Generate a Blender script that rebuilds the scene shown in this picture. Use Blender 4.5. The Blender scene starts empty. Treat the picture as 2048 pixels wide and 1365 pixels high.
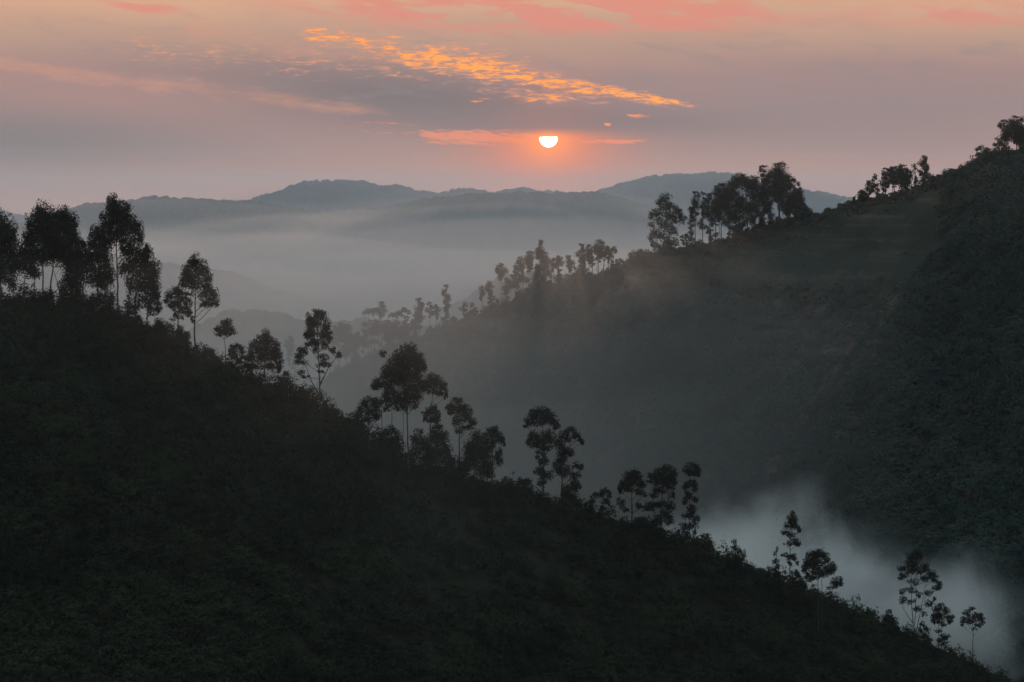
import bpy, math, random
import numpy as np
C = bpy.context.scene
COL = C.collection
rng = np.random.default_rng(7)

# ------------------------------------------------------------------ camera
F = 3822.0                      # focal length in photograph pixels (30 degrees across)
HORIZON = 385.0                 # photograph row of the true horizon
PITCH = math.atan((682.5 - HORIZON) / F)
CP, SP = math.cos(PITCH), math.sin(PITCH)

def ray(px, py):
    """direction through a photograph pixel, scaled to one metre of forward (y) travel -> (X/Y, Z/Y)"""
    px = np.asarray(px, float); py = np.asarray(py, float)
    x = (px - 1024.0) / F; u = (682.5 - py) / F
    dy = CP + u * SP
    return x / dy, (u * CP - SP) / dy

def at(px, py, Y):
    a, e = ray(px, py)
    return np.array([a * Y, Y, e * Y])

cam_d = bpy.data.cameras.new('camera'); cam = bpy.data.objects.new('camera', cam_d); COL.objects.link(cam)
cam.location = (0, 0, 0); cam.rotation_euler = (math.pi / 2 - PITCH, 0, 0)
cam_d.sensor_width = 36.0; cam_d.lens = 36.0 * F / 2048.0
cam_d.clip_start = 0.5; cam_d.clip_end = 40000
C.camera = cam
C.view_settings.view_transform = 'Standard'; C.view_settings.look = 'None'
C.view_settings.exposure = 0.0; C.view_settings.gamma = 1.0
cy = C.cycles
cy.use_denoising = True
cy.max_bounces = 12; cy.diffuse_bounces = 2; cy.glossy_bounces = 1; cy.transmission_bounces = 2
cy.volume_bounces = 10; cy.transparent_max_bounces = 8
cy.sample_clamp_indirect = 4.0
cy.volume_max_steps = 256

# ------------------------------------------------------------------ sun
SUN_PX, SUN_PY = 1097.0, 277.0
sa, se = ray(SUN_PX, SUN_PY)
sdir = np.array([sa, 1.0, se]); sdir = sdir / np.linalg.norm(sdir)
SUN_EL = math.asin(sdir[2]); SUN_AZ = math.atan2(sdir[0], sdir[1])
sun_d = bpy.data.lights.new('sun', 'SUN'); sun = bpy.data.objects.new('sun', sun_d); COL.objects.link(sun)
sun_d.energy = 0.9; sun_d.angle = math.radians(0.53); sun_d.color = (1.0, 0.68, 0.52)
sun.rotation_euler = (math.pi / 2 - SUN_EL, 0, math.pi - SUN_AZ)

# ------------------------------------------------------------------ sky
def lin(r, g, b):
    f = lambda c: (c / 255 / 12.92) if c / 255 <= 0.04045 else ((c / 255 + 0.055) / 1.055) ** 2.4
    return (f(r), f(g), f(b), 1.0)

class Nodes:
    def __init__(s, tree): s.t = tree; s.n = tree.nodes; s.l = tree.links
    def put(s, sock, v):
        if isinstance(v, bpy.types.NodeSocket): s.l.new(v, sock)
        else: sock.default_value = v
    def m(s, op, a, b=0.0, c=0.0):
        n = s.n.new('ShaderNodeMath'); n.operation = op
        s.put(n.inputs[0], a); s.put(n.inputs[1], b); s.put(n.inputs[2], c)
        return n.outputs[0]
    def add(s, a, b): return s.m('ADD', a, b)
    def sub(s, a, b): return s.m('SUBTRACT', a, b)
    def mul(s, a, b): return s.m('MULTIPLY', a, b)
    def ss(s, x, lo, hi, out0=0.0, out1=1.0):
        n = s.n.new('ShaderNodeMapRange'); n.interpolation_type = 'SMOOTHSTEP'; n.clamp = True
        s.put(n.inputs['Value'], x); s.put(n.inputs['From Min'], lo); s.put(n.inputs['From Max'], hi)
        s.put(n.inputs['To Min'], out0); s.put(n.inputs['To Max'], out1)
        return n.outputs[0]
    def bell(s, x, mid, half):          # 1 at mid, falls to 0 at mid +- ~2 half
        q = s.m('DIVIDE', s.sub(x, mid), half)
        return s.m('EXPONENT', s.mul(s.mul(q, q), -1.0))
    def mix(s, f, a, b):
        n = s.n.new('ShaderNodeMix'); n.data_type = 'RGBA'; n.clamp_factor = True
        s.put(n.inputs['Factor'], f); s.put(n.inputs['A'], a); s.put(n.inputs['B'], b)
        return n.outputs['Result']
    def scale(s, c, k):
        n = s.n.new('ShaderNodeVectorMath'); n.operation = 'SCALE'
        s.put(n.inputs[0], c); s.put(n.inputs['Scale'], k)
        return n.outputs[0]
    def vadd(s, a, b):
        n = s.n.new('ShaderNodeVectorMath'); n.operation = 'ADD'
        s.put(n.inputs[0], a); s.put(n.inputs[1], b)
        return n.outputs[0]
    def xyz(s, x, y, z):
        n = s.n.new('ShaderNodeCombineXYZ'); s.put(n.inputs[0], x); s.put(n.inputs[1], y); s.put(n.inputs[2], z)
        return n.outputs[0]
    def noise(s, vec, scale, detail=4.0, rough=0.5, dist=0.0):
        n = s.n.new('ShaderNodeTexNoise'); s.put(n.inputs['Vector'], vec)
        n.inputs['Scale'].default_value = scale; n.inputs['Detail'].default_value = detail
        n.inputs['Roughness'].default_value = rough; n.inputs['Distortion'].default_value = dist
        return n.outputs[0]
    def ramp(s, x, stops):
        n = s.n.new('ShaderNodeValToRGB'); s.put(n.inputs[0], x)
        e = n.color_ramp.elements
        while len(e) < len(stops): e.new(0.5)
        for el, (p, c) in zip(e, stops): el.position = p; el.color = c
        return n.outputs[0]

W = bpy.data.worlds.new('World'); C.world = W; W.use_nodes = True
W.cycles.sampling_method = 'MANUAL'; W.cycles.sample_map_resolution = 1024
wt = W.node_tree; wt.nodes.clear(); K = Nodes(wt)
geo = wt.nodes.new('ShaderNodeTexCoord')
sep = wt.nodes.new('ShaderNodeSeparateXYZ'); wt.links.new(geo.outputs['Generated'], sep.inputs[0])
dx, dyy, dz = sep.outputs
DEG = 57.29578
az = K.mul(K.m('ARCTAN2', dx, dyy), DEG)             # compass angle from straight ahead, degrees
el = K.mul(K.m('ARCSINE', dz), DEG)                  # elevation, degrees
def ae(px, py):
    a, e = ray(px, py)
    return math.degrees(math.atan(a)), math.degrees(math.atan(e / math.hypot(1, a)))
DPP = DEG / F                                        # degrees per photograph pixel
strat = K.xyz(az, K.mul(el, 4.5), 0.0)
n_soft = K.noise(strat, 0.10, 3.0, 0.5, 0.3)
n_mid = K.noise(K.xyz(K.add(az, 31.0), K.mul(K.add(el, K.mul(az, 0.11)), 5.0), 2.0), 0.45, 6.0, 0.58, 0.4)
n_fine = K.noise(K.xyz(K.add(az, 7.0), K.mul(K.add(el, K.mul(az, 0.03)), 5.0), 5.0), 1.4, 8.0, 0.62, 0.5)
n_puff = K.noise(K.xyz(K.add(az, 17.0), K.mul(el, 4.6), 9.0), 2.4, 8.0, 0.60, 0.5)
n_puff = K.add(K.mul(n_puff, 0.6), K.mul(n_fine, 0.4))
elw = K.add(el, K.mul(K.sub(n_soft, 0.5), 1.6))
base = K.ramp(K.m('DIVIDE', elw, 12.0), [
    (0.0, lin(196, 145, 126)), (0.5 / 12, lin(192, 144, 128)), (1.4 / 12, lin(170, 141, 137)),
    (2.3 / 12, lin(162, 137, 137)), (3.4 / 12, lin(168, 139, 135)), (4.6 / 12, lin(192, 156, 138)),
    (5.7 / 12, lin(216, 170, 142)), (8.0 / 12, lin(190, 160, 146)), (1.0, lin(150, 145, 146))])
# grey-mauve veils
def blot(px, py, rx, ry, tilt=0.0):
    a0, e0 = ae(px, py)
    u = K.sub(az, a0); v = K.sub(K.sub(el, e0), K.mul(u, tilt))
    q = K.add(K.m('POWER', K.m('DIVIDE', K.m('ABSOLUTE', u), rx * DPP), 2.0), K.m('POWER', K.m('DIVIDE', K.m('ABSOLUTE', v), ry * DPP), 2.0))
    return K.m('EXPONENT', K.mul(q, -1.0))
sky = base
sky = K.mix(K.mul(blot(20, 285, 420, 75), 0.85), sky, lin(128, 125, 127))
sky = K.mix(K.mul(blot(1750, 235, 420, 85), 0.55), sky, lin(146, 133, 134))
sky = K.mix(K.mul(blot(250, 190, 420, 45, -0.06), 0.55), sky, lin(180, 141, 134))
sky = K.mix(K.mul(blot(850, 200, 430, 64, -0.10), 0.92), sky, lin(124, 117, 120))
sky = K.mix(K.mul(blot(1140, 240, 300, 24, -0.03), 0.9), sky, lin(136, 124, 127))
sky = K.mix(K.mul(K.ss(n_mid, 0.50, 0.68), K.mul(K.bell(el, 3.6, 1.4), 0.45)), sky, lin(150, 139, 140))
# rose patches along the top of the picture
rose = K.mul(K.add(blot(900, 18, 330, 42, -0.04), K.add(blot(1330, 25, 230, 40), K.add(K.mul(blot(280, 14, 75, 15), 1.0), K.mul(blot(1950, 30, 260, 32), 0.6)))), K.ss(n_mid, 0.34, 0.56))
sky = K.mix(K.mul(K.ss(rose, 0.06, 0.85), 0.85), sky, lin(224, 144, 128))
# salmon wisps on the left and the long lit streak that runs down to the right
def band(x0, y0, x1, y1, w0, w1):
    a0, e0 = ae(x0, y0); a1, e1 = ae(x1, y1)
    t = K.m('DIVIDE', K.sub(az, a0), a1 - a0)
    mid = K.add(e0, K.mul(t, e1 - e0))
    wid = K.add(w0 * DPP, K.mul(K.ss(t, 0.0, 1.0), (w1 - w0) * DPP))
    d = K.m('DIVIDE', K.sub(el, mid), wid)
    body = K.m('EXPONENT', K.mul(K.mul(d, d), -1.0))
    ends = K.mul(K.ss(t, -0.02, 0.12), K.ss(t, 1.02, 0.85))
    return K.mul(body, ends)
wisps = K.add(band(-150, 110, 850, 235, 26, 22), band(330, 55, 820, 130, 45, 20))
sky = K.mix(K.mul(K.ss(K.add(K.mul(wisps, 0.34), K.add(K.mul(n_mid, 0.55), K.mul(n_puff, 0.45))), 0.66, 1.02), 0.62), sky, lin(214, 154, 130))
lit = K.m('MAXIMUM', K.mul(band(560, 56, 1100, 150, 24, 44), 0.88), K.mul(K.mul(band(680, 84, 1430, 220, 42, 12), 1.0), K.ss(az, ae(680, 100)[0], ae(860, 100)[0], 0.72, 1.0)))
lit = K.m('MAXIMUM', lit, K.m('MAXIMUM', K.mul(blot(630, 60, 50, 8), 1.0), K.mul(band(200, 92, 930, 150, 44, 34), 0.56)))
lit = K.m('MAXIMUM', lit, K.mul(blot(1090, 192, 150, 17, -0.08), 0.93))
lt = K.add(K.mul(lit, 0.50), K.add(0.49, K.mul(K.sub(n_puff, 0.5), 1.6)))
sky = K.mix(K.mul(K.ss(lt, 0.70, 1.00), 0.66), sky, lin(214, 156, 130))
sky = K.mix(K.mul(K.ss(lt, 0.84, 1.02), 0.85), sky, lin(240, 154, 106))
BRIGHT = 1.15
sky = K.mix(K.ss(lt, 0.92, 1.09), sky, tuple(c * BRIGHT for c in lin(255, 164, 84)[:3]) + (1.0,))
frag = K.add(blot(1275, 232, 40, 7), K.add(blot(1215, 250, 14, 6), K.mul(blot(1000, 205, 120, 12, -0.05), 0.8)))
sky = K.mix(K.ss(K.add(K.mul(frag, 0.42), n_fine), 0.80, 0.96), sky, lin(250, 155, 100))
frag2 = K.add(blot(965, 276, 130, 17), K.add(blot(1230, 283, 90, 6), K.mul(blot(760, 255, 150, 24), 0.45)))
sky = K.mix(K.mul(K.ss(K.add(K.mul(frag2, 0.5), n_fine), 0.72, 0.95), 0.85), sky, lin(238, 148, 118))
# bright air round the sun, below the cloud bank that covers its upper half
u = K.sub(az, ae(SUN_PX, SUN_PY)[0]); v = K.sub(el, ae(SUN_PX, SUN_PY)[1])
rr = K.m('SQRT', K.add(K.mul(u, u), K.mul(v, v)))
below = K.ss(v, 0.34, -0.05)
glow = K.mul(K.m('EXPONENT', K.mul(K.m('POWER', K.mul(rr, 1.0 / 1.7), 1.5), -1.0)), K.add(0.15, K.mul(below, 0.85)))
sky = K.mix(K.mul(glow, 0.95), sky, tuple(c * 1.12 for c in lin(240, 124, 90)[:3]) + (1.0,))
glow2 = K.mul(K.m('EXPONENT', K.mul(rr, -1.0 / 0.52)), below)
sky = K.mix(glow2, sky, tuple(c * 1.5 for c in lin(255, 150, 70)[:3]) + (1.0,))
n_edge = K.noise(K.xyz(az, K.mul(el, 1.6), 3.0), 6.0, 4.0, 0.6)
cut = K.add(v, K.mul(K.sub(n_edge, 0.5), 0.09))
disc = K.mul(K.ss(rr, 0.272, 0.252), K.ss(cut, 0.06, 0.0))
sky = K.mix(disc, sky, (9.0, 7.6, 6.4, 1.0))
# clear dusk air above and behind
nis = wt.nodes.new('ShaderNodeTexSky'); nis.sky_type = 'NISHITA'; nis.sun_disc = False
nis.sun_elevation = SUN_EL; nis.sun_rotation = SUN_AZ; nis.altitude = 1800; nis.dust_density = 2.0
clear = K.scale(nis.outputs[0], 0.10)
ahead = K.m('MAXIMUM', K.ss(K.m('ABSOLUTE', az), 150.0, 40.0), K.ss(el, 30.0, 62.0))
veil = K.ramp(K.m('DIVIDE', el, 90.0), [(0.0, lin(160, 152, 155)), (0.12, lin(180, 184, 194)), (0.4, lin(200, 222, 236)), (1.0, lin(190, 222, 242))])
dim = K.mix(ahead, lin(100, 122, 136), veil)
upper = K.mix(0.75, clear, dim)
cover = K.mul(K.ss(el, 16.0, 7.0), K.ss(K.m('ABSOLUTE', az), 70.0, 25.0))
sky = K.mix(cover, upper, sky)
bg = wt.nodes.new('ShaderNodeBackground'); bg.inputs['Strength'].default_value = 1.0
wt.links.new(sky, bg.inputs['Color'])
wo = wt.nodes.new('ShaderNodeOutputWorld'); wt.links.new(bg.outputs[0], wo.inputs[0])

# ------------------------------------------------------------------ helpers
def hash2(ix, iy, seed):
    h = (ix.astype(np.int64) * 374761393 + iy.astype(np.int64) * 668265263 + seed * 1442695041) & 0xffffffff
    h = ((h ^ (h >> 13)) * 1274126177) & 0xffffffff
    h = h ^ (h >> 16)
    return (h & 0xffffff) / float(0xffffff)
def vnoise(x, y, seed=0):
    x = np.asarray(x, float); y = np.asarray(y, float)
    ix = np.floor(x); iy = np.floor(y); fx = x - ix; fy = y - iy
    fx = fx * fx * (3 - 2 * fx); fy = fy * fy * (3 - 2 * fy)
    a = hash2(ix, iy, seed); b = hash2(ix + 1, iy, seed); c = hash2(ix, iy + 1, seed); d = hash2(ix + 1, iy + 1, seed)
    return (a + (b - a) * fx) * (1 - fy) + (c + (d - c) * fx) * fy - 0.5
def fbm(x, y, seed=0, oct=4):
    s = 0; k = 1.0
    for i in range(oct):
        s = s + vnoise(x / k, y / k, seed + i) * k; k *= 0.5
    return s
def domes(x, y, cell, seed=0):
    """a canopy of rounded crowns: 0..1"""
    x = np.asarray(x, float) / cell; y = np.asarray(y, float) / cell
    ix = np.floor(x); iy = np.floor(y); best = np.zeros_like(x)
    for i in (-1, 0, 1):
        for j in (-1, 0, 1):
            cx = ix + i; cyy = iy + j
            px = cx + 0.5 + 0.45 * (hash2(cx, cyy, seed) * 2 - 1); py = cyy + 0.5 + 0.45 * (hash2(cx, cyy, seed + 1) * 2 - 1)
            r = 0.55 + 0.35 * hash2(cx, cyy, seed + 2); h = 0.45 + 0.55 * hash2(cx, cyy, seed + 3)
            d2 = ((x - px) ** 2 + (y - py) ** 2) / (r * r)
            best = np.maximum(best, h * np.sqrt(np.maximum(0, 1 - d2)))
    return best

def mesh_from(name, verts, quads, mat, smooth=False):
    me = bpy.data.meshes.new(name)
    nv = len(verts); nq = len(quads)
    me.vertices.add(nv); me.vertices.foreach_set('co', np.asarray(verts, np.float32).ravel())
    me.loops.add(nq * 4); me.loops.foreach_set('vertex_index', np.asarray(quads, np.int32).ravel())
    me.polygons.add(nq); me.polygons.foreach_set('loop_start', np.arange(0, nq * 4, 4, dtype=np.int32))
    me.polygons.foreach_set('loop_total', np.full(nq, 4, np.int32))
    if smooth: me.polygons.foreach_set('use_smooth', np.ones(nq, bool))
    me.update(calc_edges=True); me.validate()
    if mat: me.materials.append(mat)
    return me
def obj(name, me, parent=None):
    o = bpy.data.objects.new(name, me); COL.objects.link(o)
    if parent is not None: o.parent = parent
    return o
def tag(o, label=None, cat=None, group=None, kind=None):
    if label: o['label'] = label
    if cat: o['category'] = cat
    if group: o['group'] = group
    if kind: o['kind'] = kind
    return o
def grid_quads(nr, nc):
    i = np.arange(nr - 1)[:, None] * nc + np.arange(nc - 1)[None, :]
    i = i.ravel()
    return np.stack([i, i + 1, i + nc + 1, i + nc], 1)

def leaf_quads(c, size, ratio=0.5, droop=0.0, face=None):
    """diamond leaf sprays: c (n,3), size (n,) -> verts, quads; face: preferred outward direction of the blades"""
    n = len(c)
    if face is not None:
        fd = face + rng.normal(size=(n, 3)) * 0.42; fd /= np.linalg.norm(fd, axis=1)[:, None] + 1e-9
        u = np.cross(fd, rng.normal(size=(n, 3)))
    else: u = rng.normal(size=(n, 3)); u[:, 2] -= droop
    u /= np.linalg.norm(u, axis=1)[:, None] + 1e-9
    w = np.cross(fd, u) if face is not None else rng.normal(size=(n, 3)); w = w - u * np.sum(u * w, 1)[:, None]; w /= np.linalg.norm(w, axis=1)[:, None] + 1e-9
    s = (np.asarray(size) * 0.5)[:, None]
    v = np.empty((n, 4, 3))
    v[:, 0] = c + u * s; v[:, 1] = c + w * s * ratio; v[:, 2] = c - u * s; v[:, 3] = c - w * s * ratio
    return v.reshape(-1, 3), np.arange(n * 4).reshape(n, 4)

def clump_points(cen, rad, n, sub=None, tight=0.30):
    """points gathered in tufts on and in an ellipsoid"""
    k = sub or max(4, int(n / 26))
    d = rng.normal(size=(k, 3)); d /= np.linalg.norm(d, axis=1)[:, None]
    tuft = d * (rng.random(k) ** 0.42)[:, None]
    tuft[:, 2] = np.where(tuft[:, 2] < -0.5, tuft[:, 2] * 0.75, tuft[:, 2])
    i = rng.integers(0, k, n)
    p = tuft[i] + np.clip(rng.normal(size=(n, 3)), -1.7, 1.7) * tight * np.array([1, 1, 0.95]) * (0.6 + 0.6 * rng.random(k))[i][:, None]
    nr = np.linalg.norm(p, axis=1)[:, None]; p = p * np.minimum(1.0, 1.2 / (nr + 1e-9))
    return np.asarray(cen) + p * np.asarray(rad)

def tube(path, radii, sides=6):
    path = np.asarray(path, float); n = len(path)
    t = np.gradient(path, axis=0); t /= np.linalg.norm(t, axis=1)[:, None] + 1e-9
    ref = np.array([0.3, 0.9, 0.1]); a = np.cross(t, ref); a /= np.linalg.norm(a, axis=1)[:, None] + 1e-9
    b = np.cross(t, a)
    ang = np.arange(sides) / sides * 2 * math.pi
    v = path[:, None, :] + (np.cos(ang)[None, :, None] * a[:, None, :] + np.sin(ang)[None, :, None] * b[:, None, :]) * np.asarray(radii)[:, None, None]
    q = []
    for i in range(n - 1):
        for j in range(sides):
            k = (j + 1) % sides
            q.append((i * sides + j, i * sides + k, (i + 1) * sides + k, (i + 1) * sides + j))
    return v.reshape(-1, 3), np.array(q)
def join(parts):
    V = []; Q = []; o = 0
    for v, q in parts:
        V.append(v); Q.append(np.asarray(q) + o); o += len(v)
    return np.concatenate(V), np.concatenate(Q)

# ------------------------------------------------------------------ materials
def mat_foliage(name, c1, c2, c3, scale=0.35, trans=0.12):
    m = bpy.data.materials.new(name); m.use_nodes = True; t = m.node_tree; t.nodes.clear(); k = Nodes(t)
    g = t.nodes.new('ShaderNodeNewGeometry')
    n = k.noise(g.outputs['Position'], scale, 3.0, 0.6)
    n2 = k.noise(g.outputs['Position'], scale * 6, 2.0, 0.6)
    col = k.mix(k.ss(n, 0.35, 0.65), c1, c2)
    col = k.mix(k.mul(k.ss(n2, 0.5, 0.75), 0.6), col, c3)
    n3 = k.noise(g.outputs['Position'], scale * 0.16, 4.0, 0.6)
    col = k.mix(k.mul(k.ss(n3, 0.5, 0.66), 0.65), col, c3)
    col = k.mix(k.mul(k.ss(n3, 0.48, 0.34), 0.6), col, c1)
    d = t.nodes.new('ShaderNodeBsdfDiffuse'); t.links.new(col, d.inputs[0])
    tr = t.nodes.new('ShaderNodeBsdfTranslucent'); t.links.new(col, tr.inputs[0])
    mx = t.nodes.new('ShaderNodeMixShader'); mx.inputs[0].default_value = trans
    t.links.new(d.outputs[0], mx.inputs[1]); t.links.new(tr.outputs[0], mx.inputs[2])
    o = t.nodes.new('ShaderNodeOutputMaterial'); t.links.new(mx.outputs[0], o.inputs[0])
    return m
def mat_rough(name, c1, c2, scale, c3=None, bump=0.0):
    m = bpy.data.materials.new(name); m.use_nodes = True; t = m.node_tree; t.nodes.clear(); k = Nodes(t)
    g = t.nodes.new('ShaderNodeNewGeometry')
    n = k.noise(g.outputs['Position'], scale, 6.0, 0.6)
    col = k.mix(k.ss(n, 0.35, 0.65), c1, c2)
    if c3: col = k.mix(k.ss(k.noise(g.outputs['Position'], scale * 0.3, 3.0), 0.5, 0.7), col, c3)
    d = t.nodes.new('ShaderNodeBsdfDiffuse'); t.links.new(col, d.inputs[0])
    o = t.nodes.new('ShaderNodeOutputMaterial'); t.links.new(d.outputs[0], o.inputs[0])
    return m
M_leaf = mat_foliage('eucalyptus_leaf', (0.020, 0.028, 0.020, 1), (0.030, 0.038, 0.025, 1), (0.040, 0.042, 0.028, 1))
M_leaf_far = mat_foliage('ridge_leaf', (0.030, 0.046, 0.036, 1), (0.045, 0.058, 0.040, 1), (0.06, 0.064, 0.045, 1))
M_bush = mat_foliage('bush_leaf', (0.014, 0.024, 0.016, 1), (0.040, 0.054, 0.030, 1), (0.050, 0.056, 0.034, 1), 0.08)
M_slope = mat_foliage('slope_leaf', (0.024, 0.050, 0.046, 1), (0.058, 0.086, 0.070, 1), (0.120, 0.098, 0.070, 1), 0.05)
M_bark = mat_rough('bark', (0.055, 0.045, 0.038, 1), (0.12, 0.10, 0.085, 1), 1.2)
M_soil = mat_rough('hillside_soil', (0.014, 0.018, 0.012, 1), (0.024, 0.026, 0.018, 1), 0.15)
M_field = mat_rough('terraced_ground', (0.022, 0.034, 0.026, 1), (0.045, 0.048, 0.034, 1), 0.06, (0.07, 0.055, 0.04, 1))
t = M_field.node_tree; k = Nodes(t)
g = next(n for n in t.nodes if n.type == 'NEW_GEOMETRY'); sp = t.nodes.new('ShaderNodeSeparateXYZ'); t.links.new(g.outputs['Position'], sp.inputs[0])
strip = k.noise(k.xyz(k.mul(sp.outputs[0], 0.014), k.mul(sp.outputs[1], 0.004), k.mul(sp.outputs[2], 0.30)), 1.0, 3.0, 0.65)
d_ = next(n for n in t.nodes if n.type == 'BSDF_DIFFUSE'); old = d_.inputs[0].links[0].from_socket
t.links.new(k.mix(k.mul(k.mul(k.ss(strip, 0.47, 0.66), 0.8), k.ss(k.noise(g.outputs['Position'], 0.06, 5.0, 0.65), 0.40, 0.60)), old, (0.135, 0.100, 0.076, 1)), d_.inputs[0])   # strips of dry crop along the contour
M_dry = mat_foliage('dry_grass', (0.09, 0.082, 0.062, 1), (0.16, 0.125, 0.095, 1), (0.25, 0.185, 0.135, 1), 0.2, 0.05)
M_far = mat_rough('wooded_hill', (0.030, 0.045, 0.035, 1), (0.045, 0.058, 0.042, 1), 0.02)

# ------------------------------------------------------------------ terrain
def curve(pts):
    p = np.array(pts, float); a, e = ray(p[:, 0], p[:, 1])
    def f(x):
        return np.interp(x, a, e)
    return f
def xcurve(pts):
    p = np.array(pts, float); a, _ = ray(p[:, 0], np.full(len(p), 700.0))
    return lambda x: np.interp(x, a, p[:, 1])
FLOOR = -235.0
near_e = curve([(-400, 590), (-100, 606), (0, 618), (100, 624), (200, 634), (260, 650), (330, 688), (400, 728), (470, 756), (540, 786), (600, 803),
                (660, 838), (720, 874), (800, 916), (880, 954), (960, 975), (1040, 996), (1100, 1014), (1180, 1038), (1260, 1060),
                (1340, 1086), (1400, 1110), (1440, 1128), (1500, 1147), (1560, 1176), (1620, 1197), (1680, 1222), (1760, 1262),
                (1840, 1297), (1900, 1327), (1960, 1357), (2020, 1387), (2100, 1425), (2600, 1600)])
near_D = xcurve([(-400, 372), (0, 376), (500, 385), (1000, 398), (1500, 408), (2048, 420)])
near_B = xcurve([(-400, 280), (0, 285), (500, 300), (1000, 335), (1500, 372), (1900, 400), (2048, 405)])
EB = float(ray(1024, 1365)[1])
def z_near(X, Y):
    a = X / np.maximum(Y, 60.0)
    D = near_D(a); B = near_B(a); e = near_e(a)
    zc = e * D; zb = np.minimum(EB, e - 0.006) * B
    t = np.clip((Y - B) / (D - B), 0, 1)
    face = zb + (zc - zb) * (1.28 * t - 0.28 * t * t)
    d = np.maximum(Y - D, 0)
    back = zc - 0.10 * d - 0.0022 * d * d
    low = np.maximum(zb - 0.50 * (B - Y), -2.6 - 0.55 * np.maximum(Y, 0) + 0.02 * np.abs(X))
    z = np.where(Y < B, low, np.where(Y > D, back, face))
    n = fbm(X / 26, Y / 26, 3) * 2.6 * np.clip(Y / 120, 0, 1)
    w = np.where((Y > B), 0.25 + 0.75 * np.clip(4 * t * (1 - t), 0, 1), 1.0)
    return np.maximum(z + n * w, FLOOR)

mid_e = curve([(-400, 1150), (300, 950), (500, 850), (600, 790), (690, 742), (760, 707), (850, 673), (920, 644), (1000, 618), (1100, 574), (1200, 549), (1300, 516),
               (1400, 496), (1500, 468), (1600, 438), (1700, 409), (1800, 388), (1850, 372), (1900, 350), (1950, 325), (2000, 310), (2048, 296), (2200, 255), (2600, 160)])
mid_D = xcurve([(-400, 1000), (600, 950), (900, 870), (1100, 800), (1300, 745), (1600, 720), (2048, 685)])
mid_S = xcurve([(600, 0.36), (1000, 0.44), (1300, 0.60), (1600, 0.66), (2048, 0.70)])
def z_mid(X, Y):
    a = X / Y; D = mid_D(a); zc = mid_e(a) * D; S = mid_S(a)
    d = D - Y
    front = zc - S * (d - 6 * (1 - np.exp(-np.maximum(d, 0) / 12)))
    back = zc + 0.12 * d - 0.003 * d * d
    z = np.where(d > 0, front, back)
    n = fbm(X / 60, Y / 60, 21) * 9 * np.clip(d / 60, 0, 1) + fbm(X / 14, Y / 14, 25) * 1.2
    # terraces of the farmed slope below the skyline
    ta = ray(np.array([1430., 1560., 1840., 1930.]), np.full(4, 480.))[0]
    f = np.interp(a, ta, [0, 1, 1, 0]) * np.clip((75 - d) / 25, 0, 1) * np.clip(d / 8, 0, 1)
    zt = z + n * (1 - 0.6 * f)
    st = 4.2; q = zt / st; step = (np.floor(q) + np.clip((q - np.floor(q)) * 3.0 - 1.0, 0, 1)) * st
    return np.maximum(zt * (1 - f) + step * f, FLOOR)

spur_e = curve([(900, 1500), (1200, 1300), (1300, 1170), (1380, 1085), (1430, 1045), (1480, 1002), (1520, 952), (1560, 895), (1610, 826), (1660, 756), (1710, 690), (1760, 632),
                (1805, 582), (1868, 518), (1930, 480), (1995, 446), (2050, 412), (2120, 370), (2300, 270), (2700, 120)])
spur_D = xcurve([(1100, 640), (1400, 612), (1700, 600), (2048, 600), (2600, 560)])
def z_spur(X, Y):
    a = X / Y; D = spur_D(a); zc = spur_e(a) * D; d = D - Y
    front = zc - 0.66 * (d - 5 * (1 - np.exp(-np.maximum(d, 0) / 10)))
    back = zc + 0.5 * d
    n = fbm(X / 40, Y / 40, 41) * 10 * np.clip(np.abs(d) / 40, 0, 1) + fbm(X / 10, Y / 10, 45) * 1.6
    return np.maximum(np.where(d > 0, front, back) + n, FLOOR)

def sheet(name, zf, s0, s1, nc, ys, mat, off=0.0):
    s = np.linspace(s0, s1, nc)[None, :]; Y = np.asarray(ys, float)[:, None] + 0 * s
    X = s * (Y + off)
    Z = zf(X, Y)
    v = np.stack([X, Y, Z], -1).reshape(-1, 3)
    o = obj(name, mesh_from(name, v, grid_quads(len(ys), nc), mat, True))
    return tag(o, kind='structure')
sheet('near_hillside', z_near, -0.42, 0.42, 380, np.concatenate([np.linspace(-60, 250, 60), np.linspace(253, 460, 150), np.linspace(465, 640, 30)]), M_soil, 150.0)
sheet('middle_hill', z_mid, -0.40, 0.42, 460, np.concatenate([np.linspace(480, 1000, 270), np.linspace(1008, 1300, 30)]), M_field)
sheet('valley_spur', z_spur, -0.02, 0.50, 320, np.linspace(425, 760, 190), M_soil)
g = 9000.0
gx = np.linspace(-6000, 6000, 61)[None, :] + np.zeros((91, 1)); gy = np.linspace(-350, 8600, 91)[:, None] + np.zeros((1, 61))
tag(obj('valley_ground', mesh_from('valley_ground', np.stack([gx, gy, FLOOR - 3 + fbm(gx / 900, gy / 900, 61) * 4], -1).reshape(-1, 3), grid_quads(91, 61), M_far, True)), kind='structure')

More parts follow.
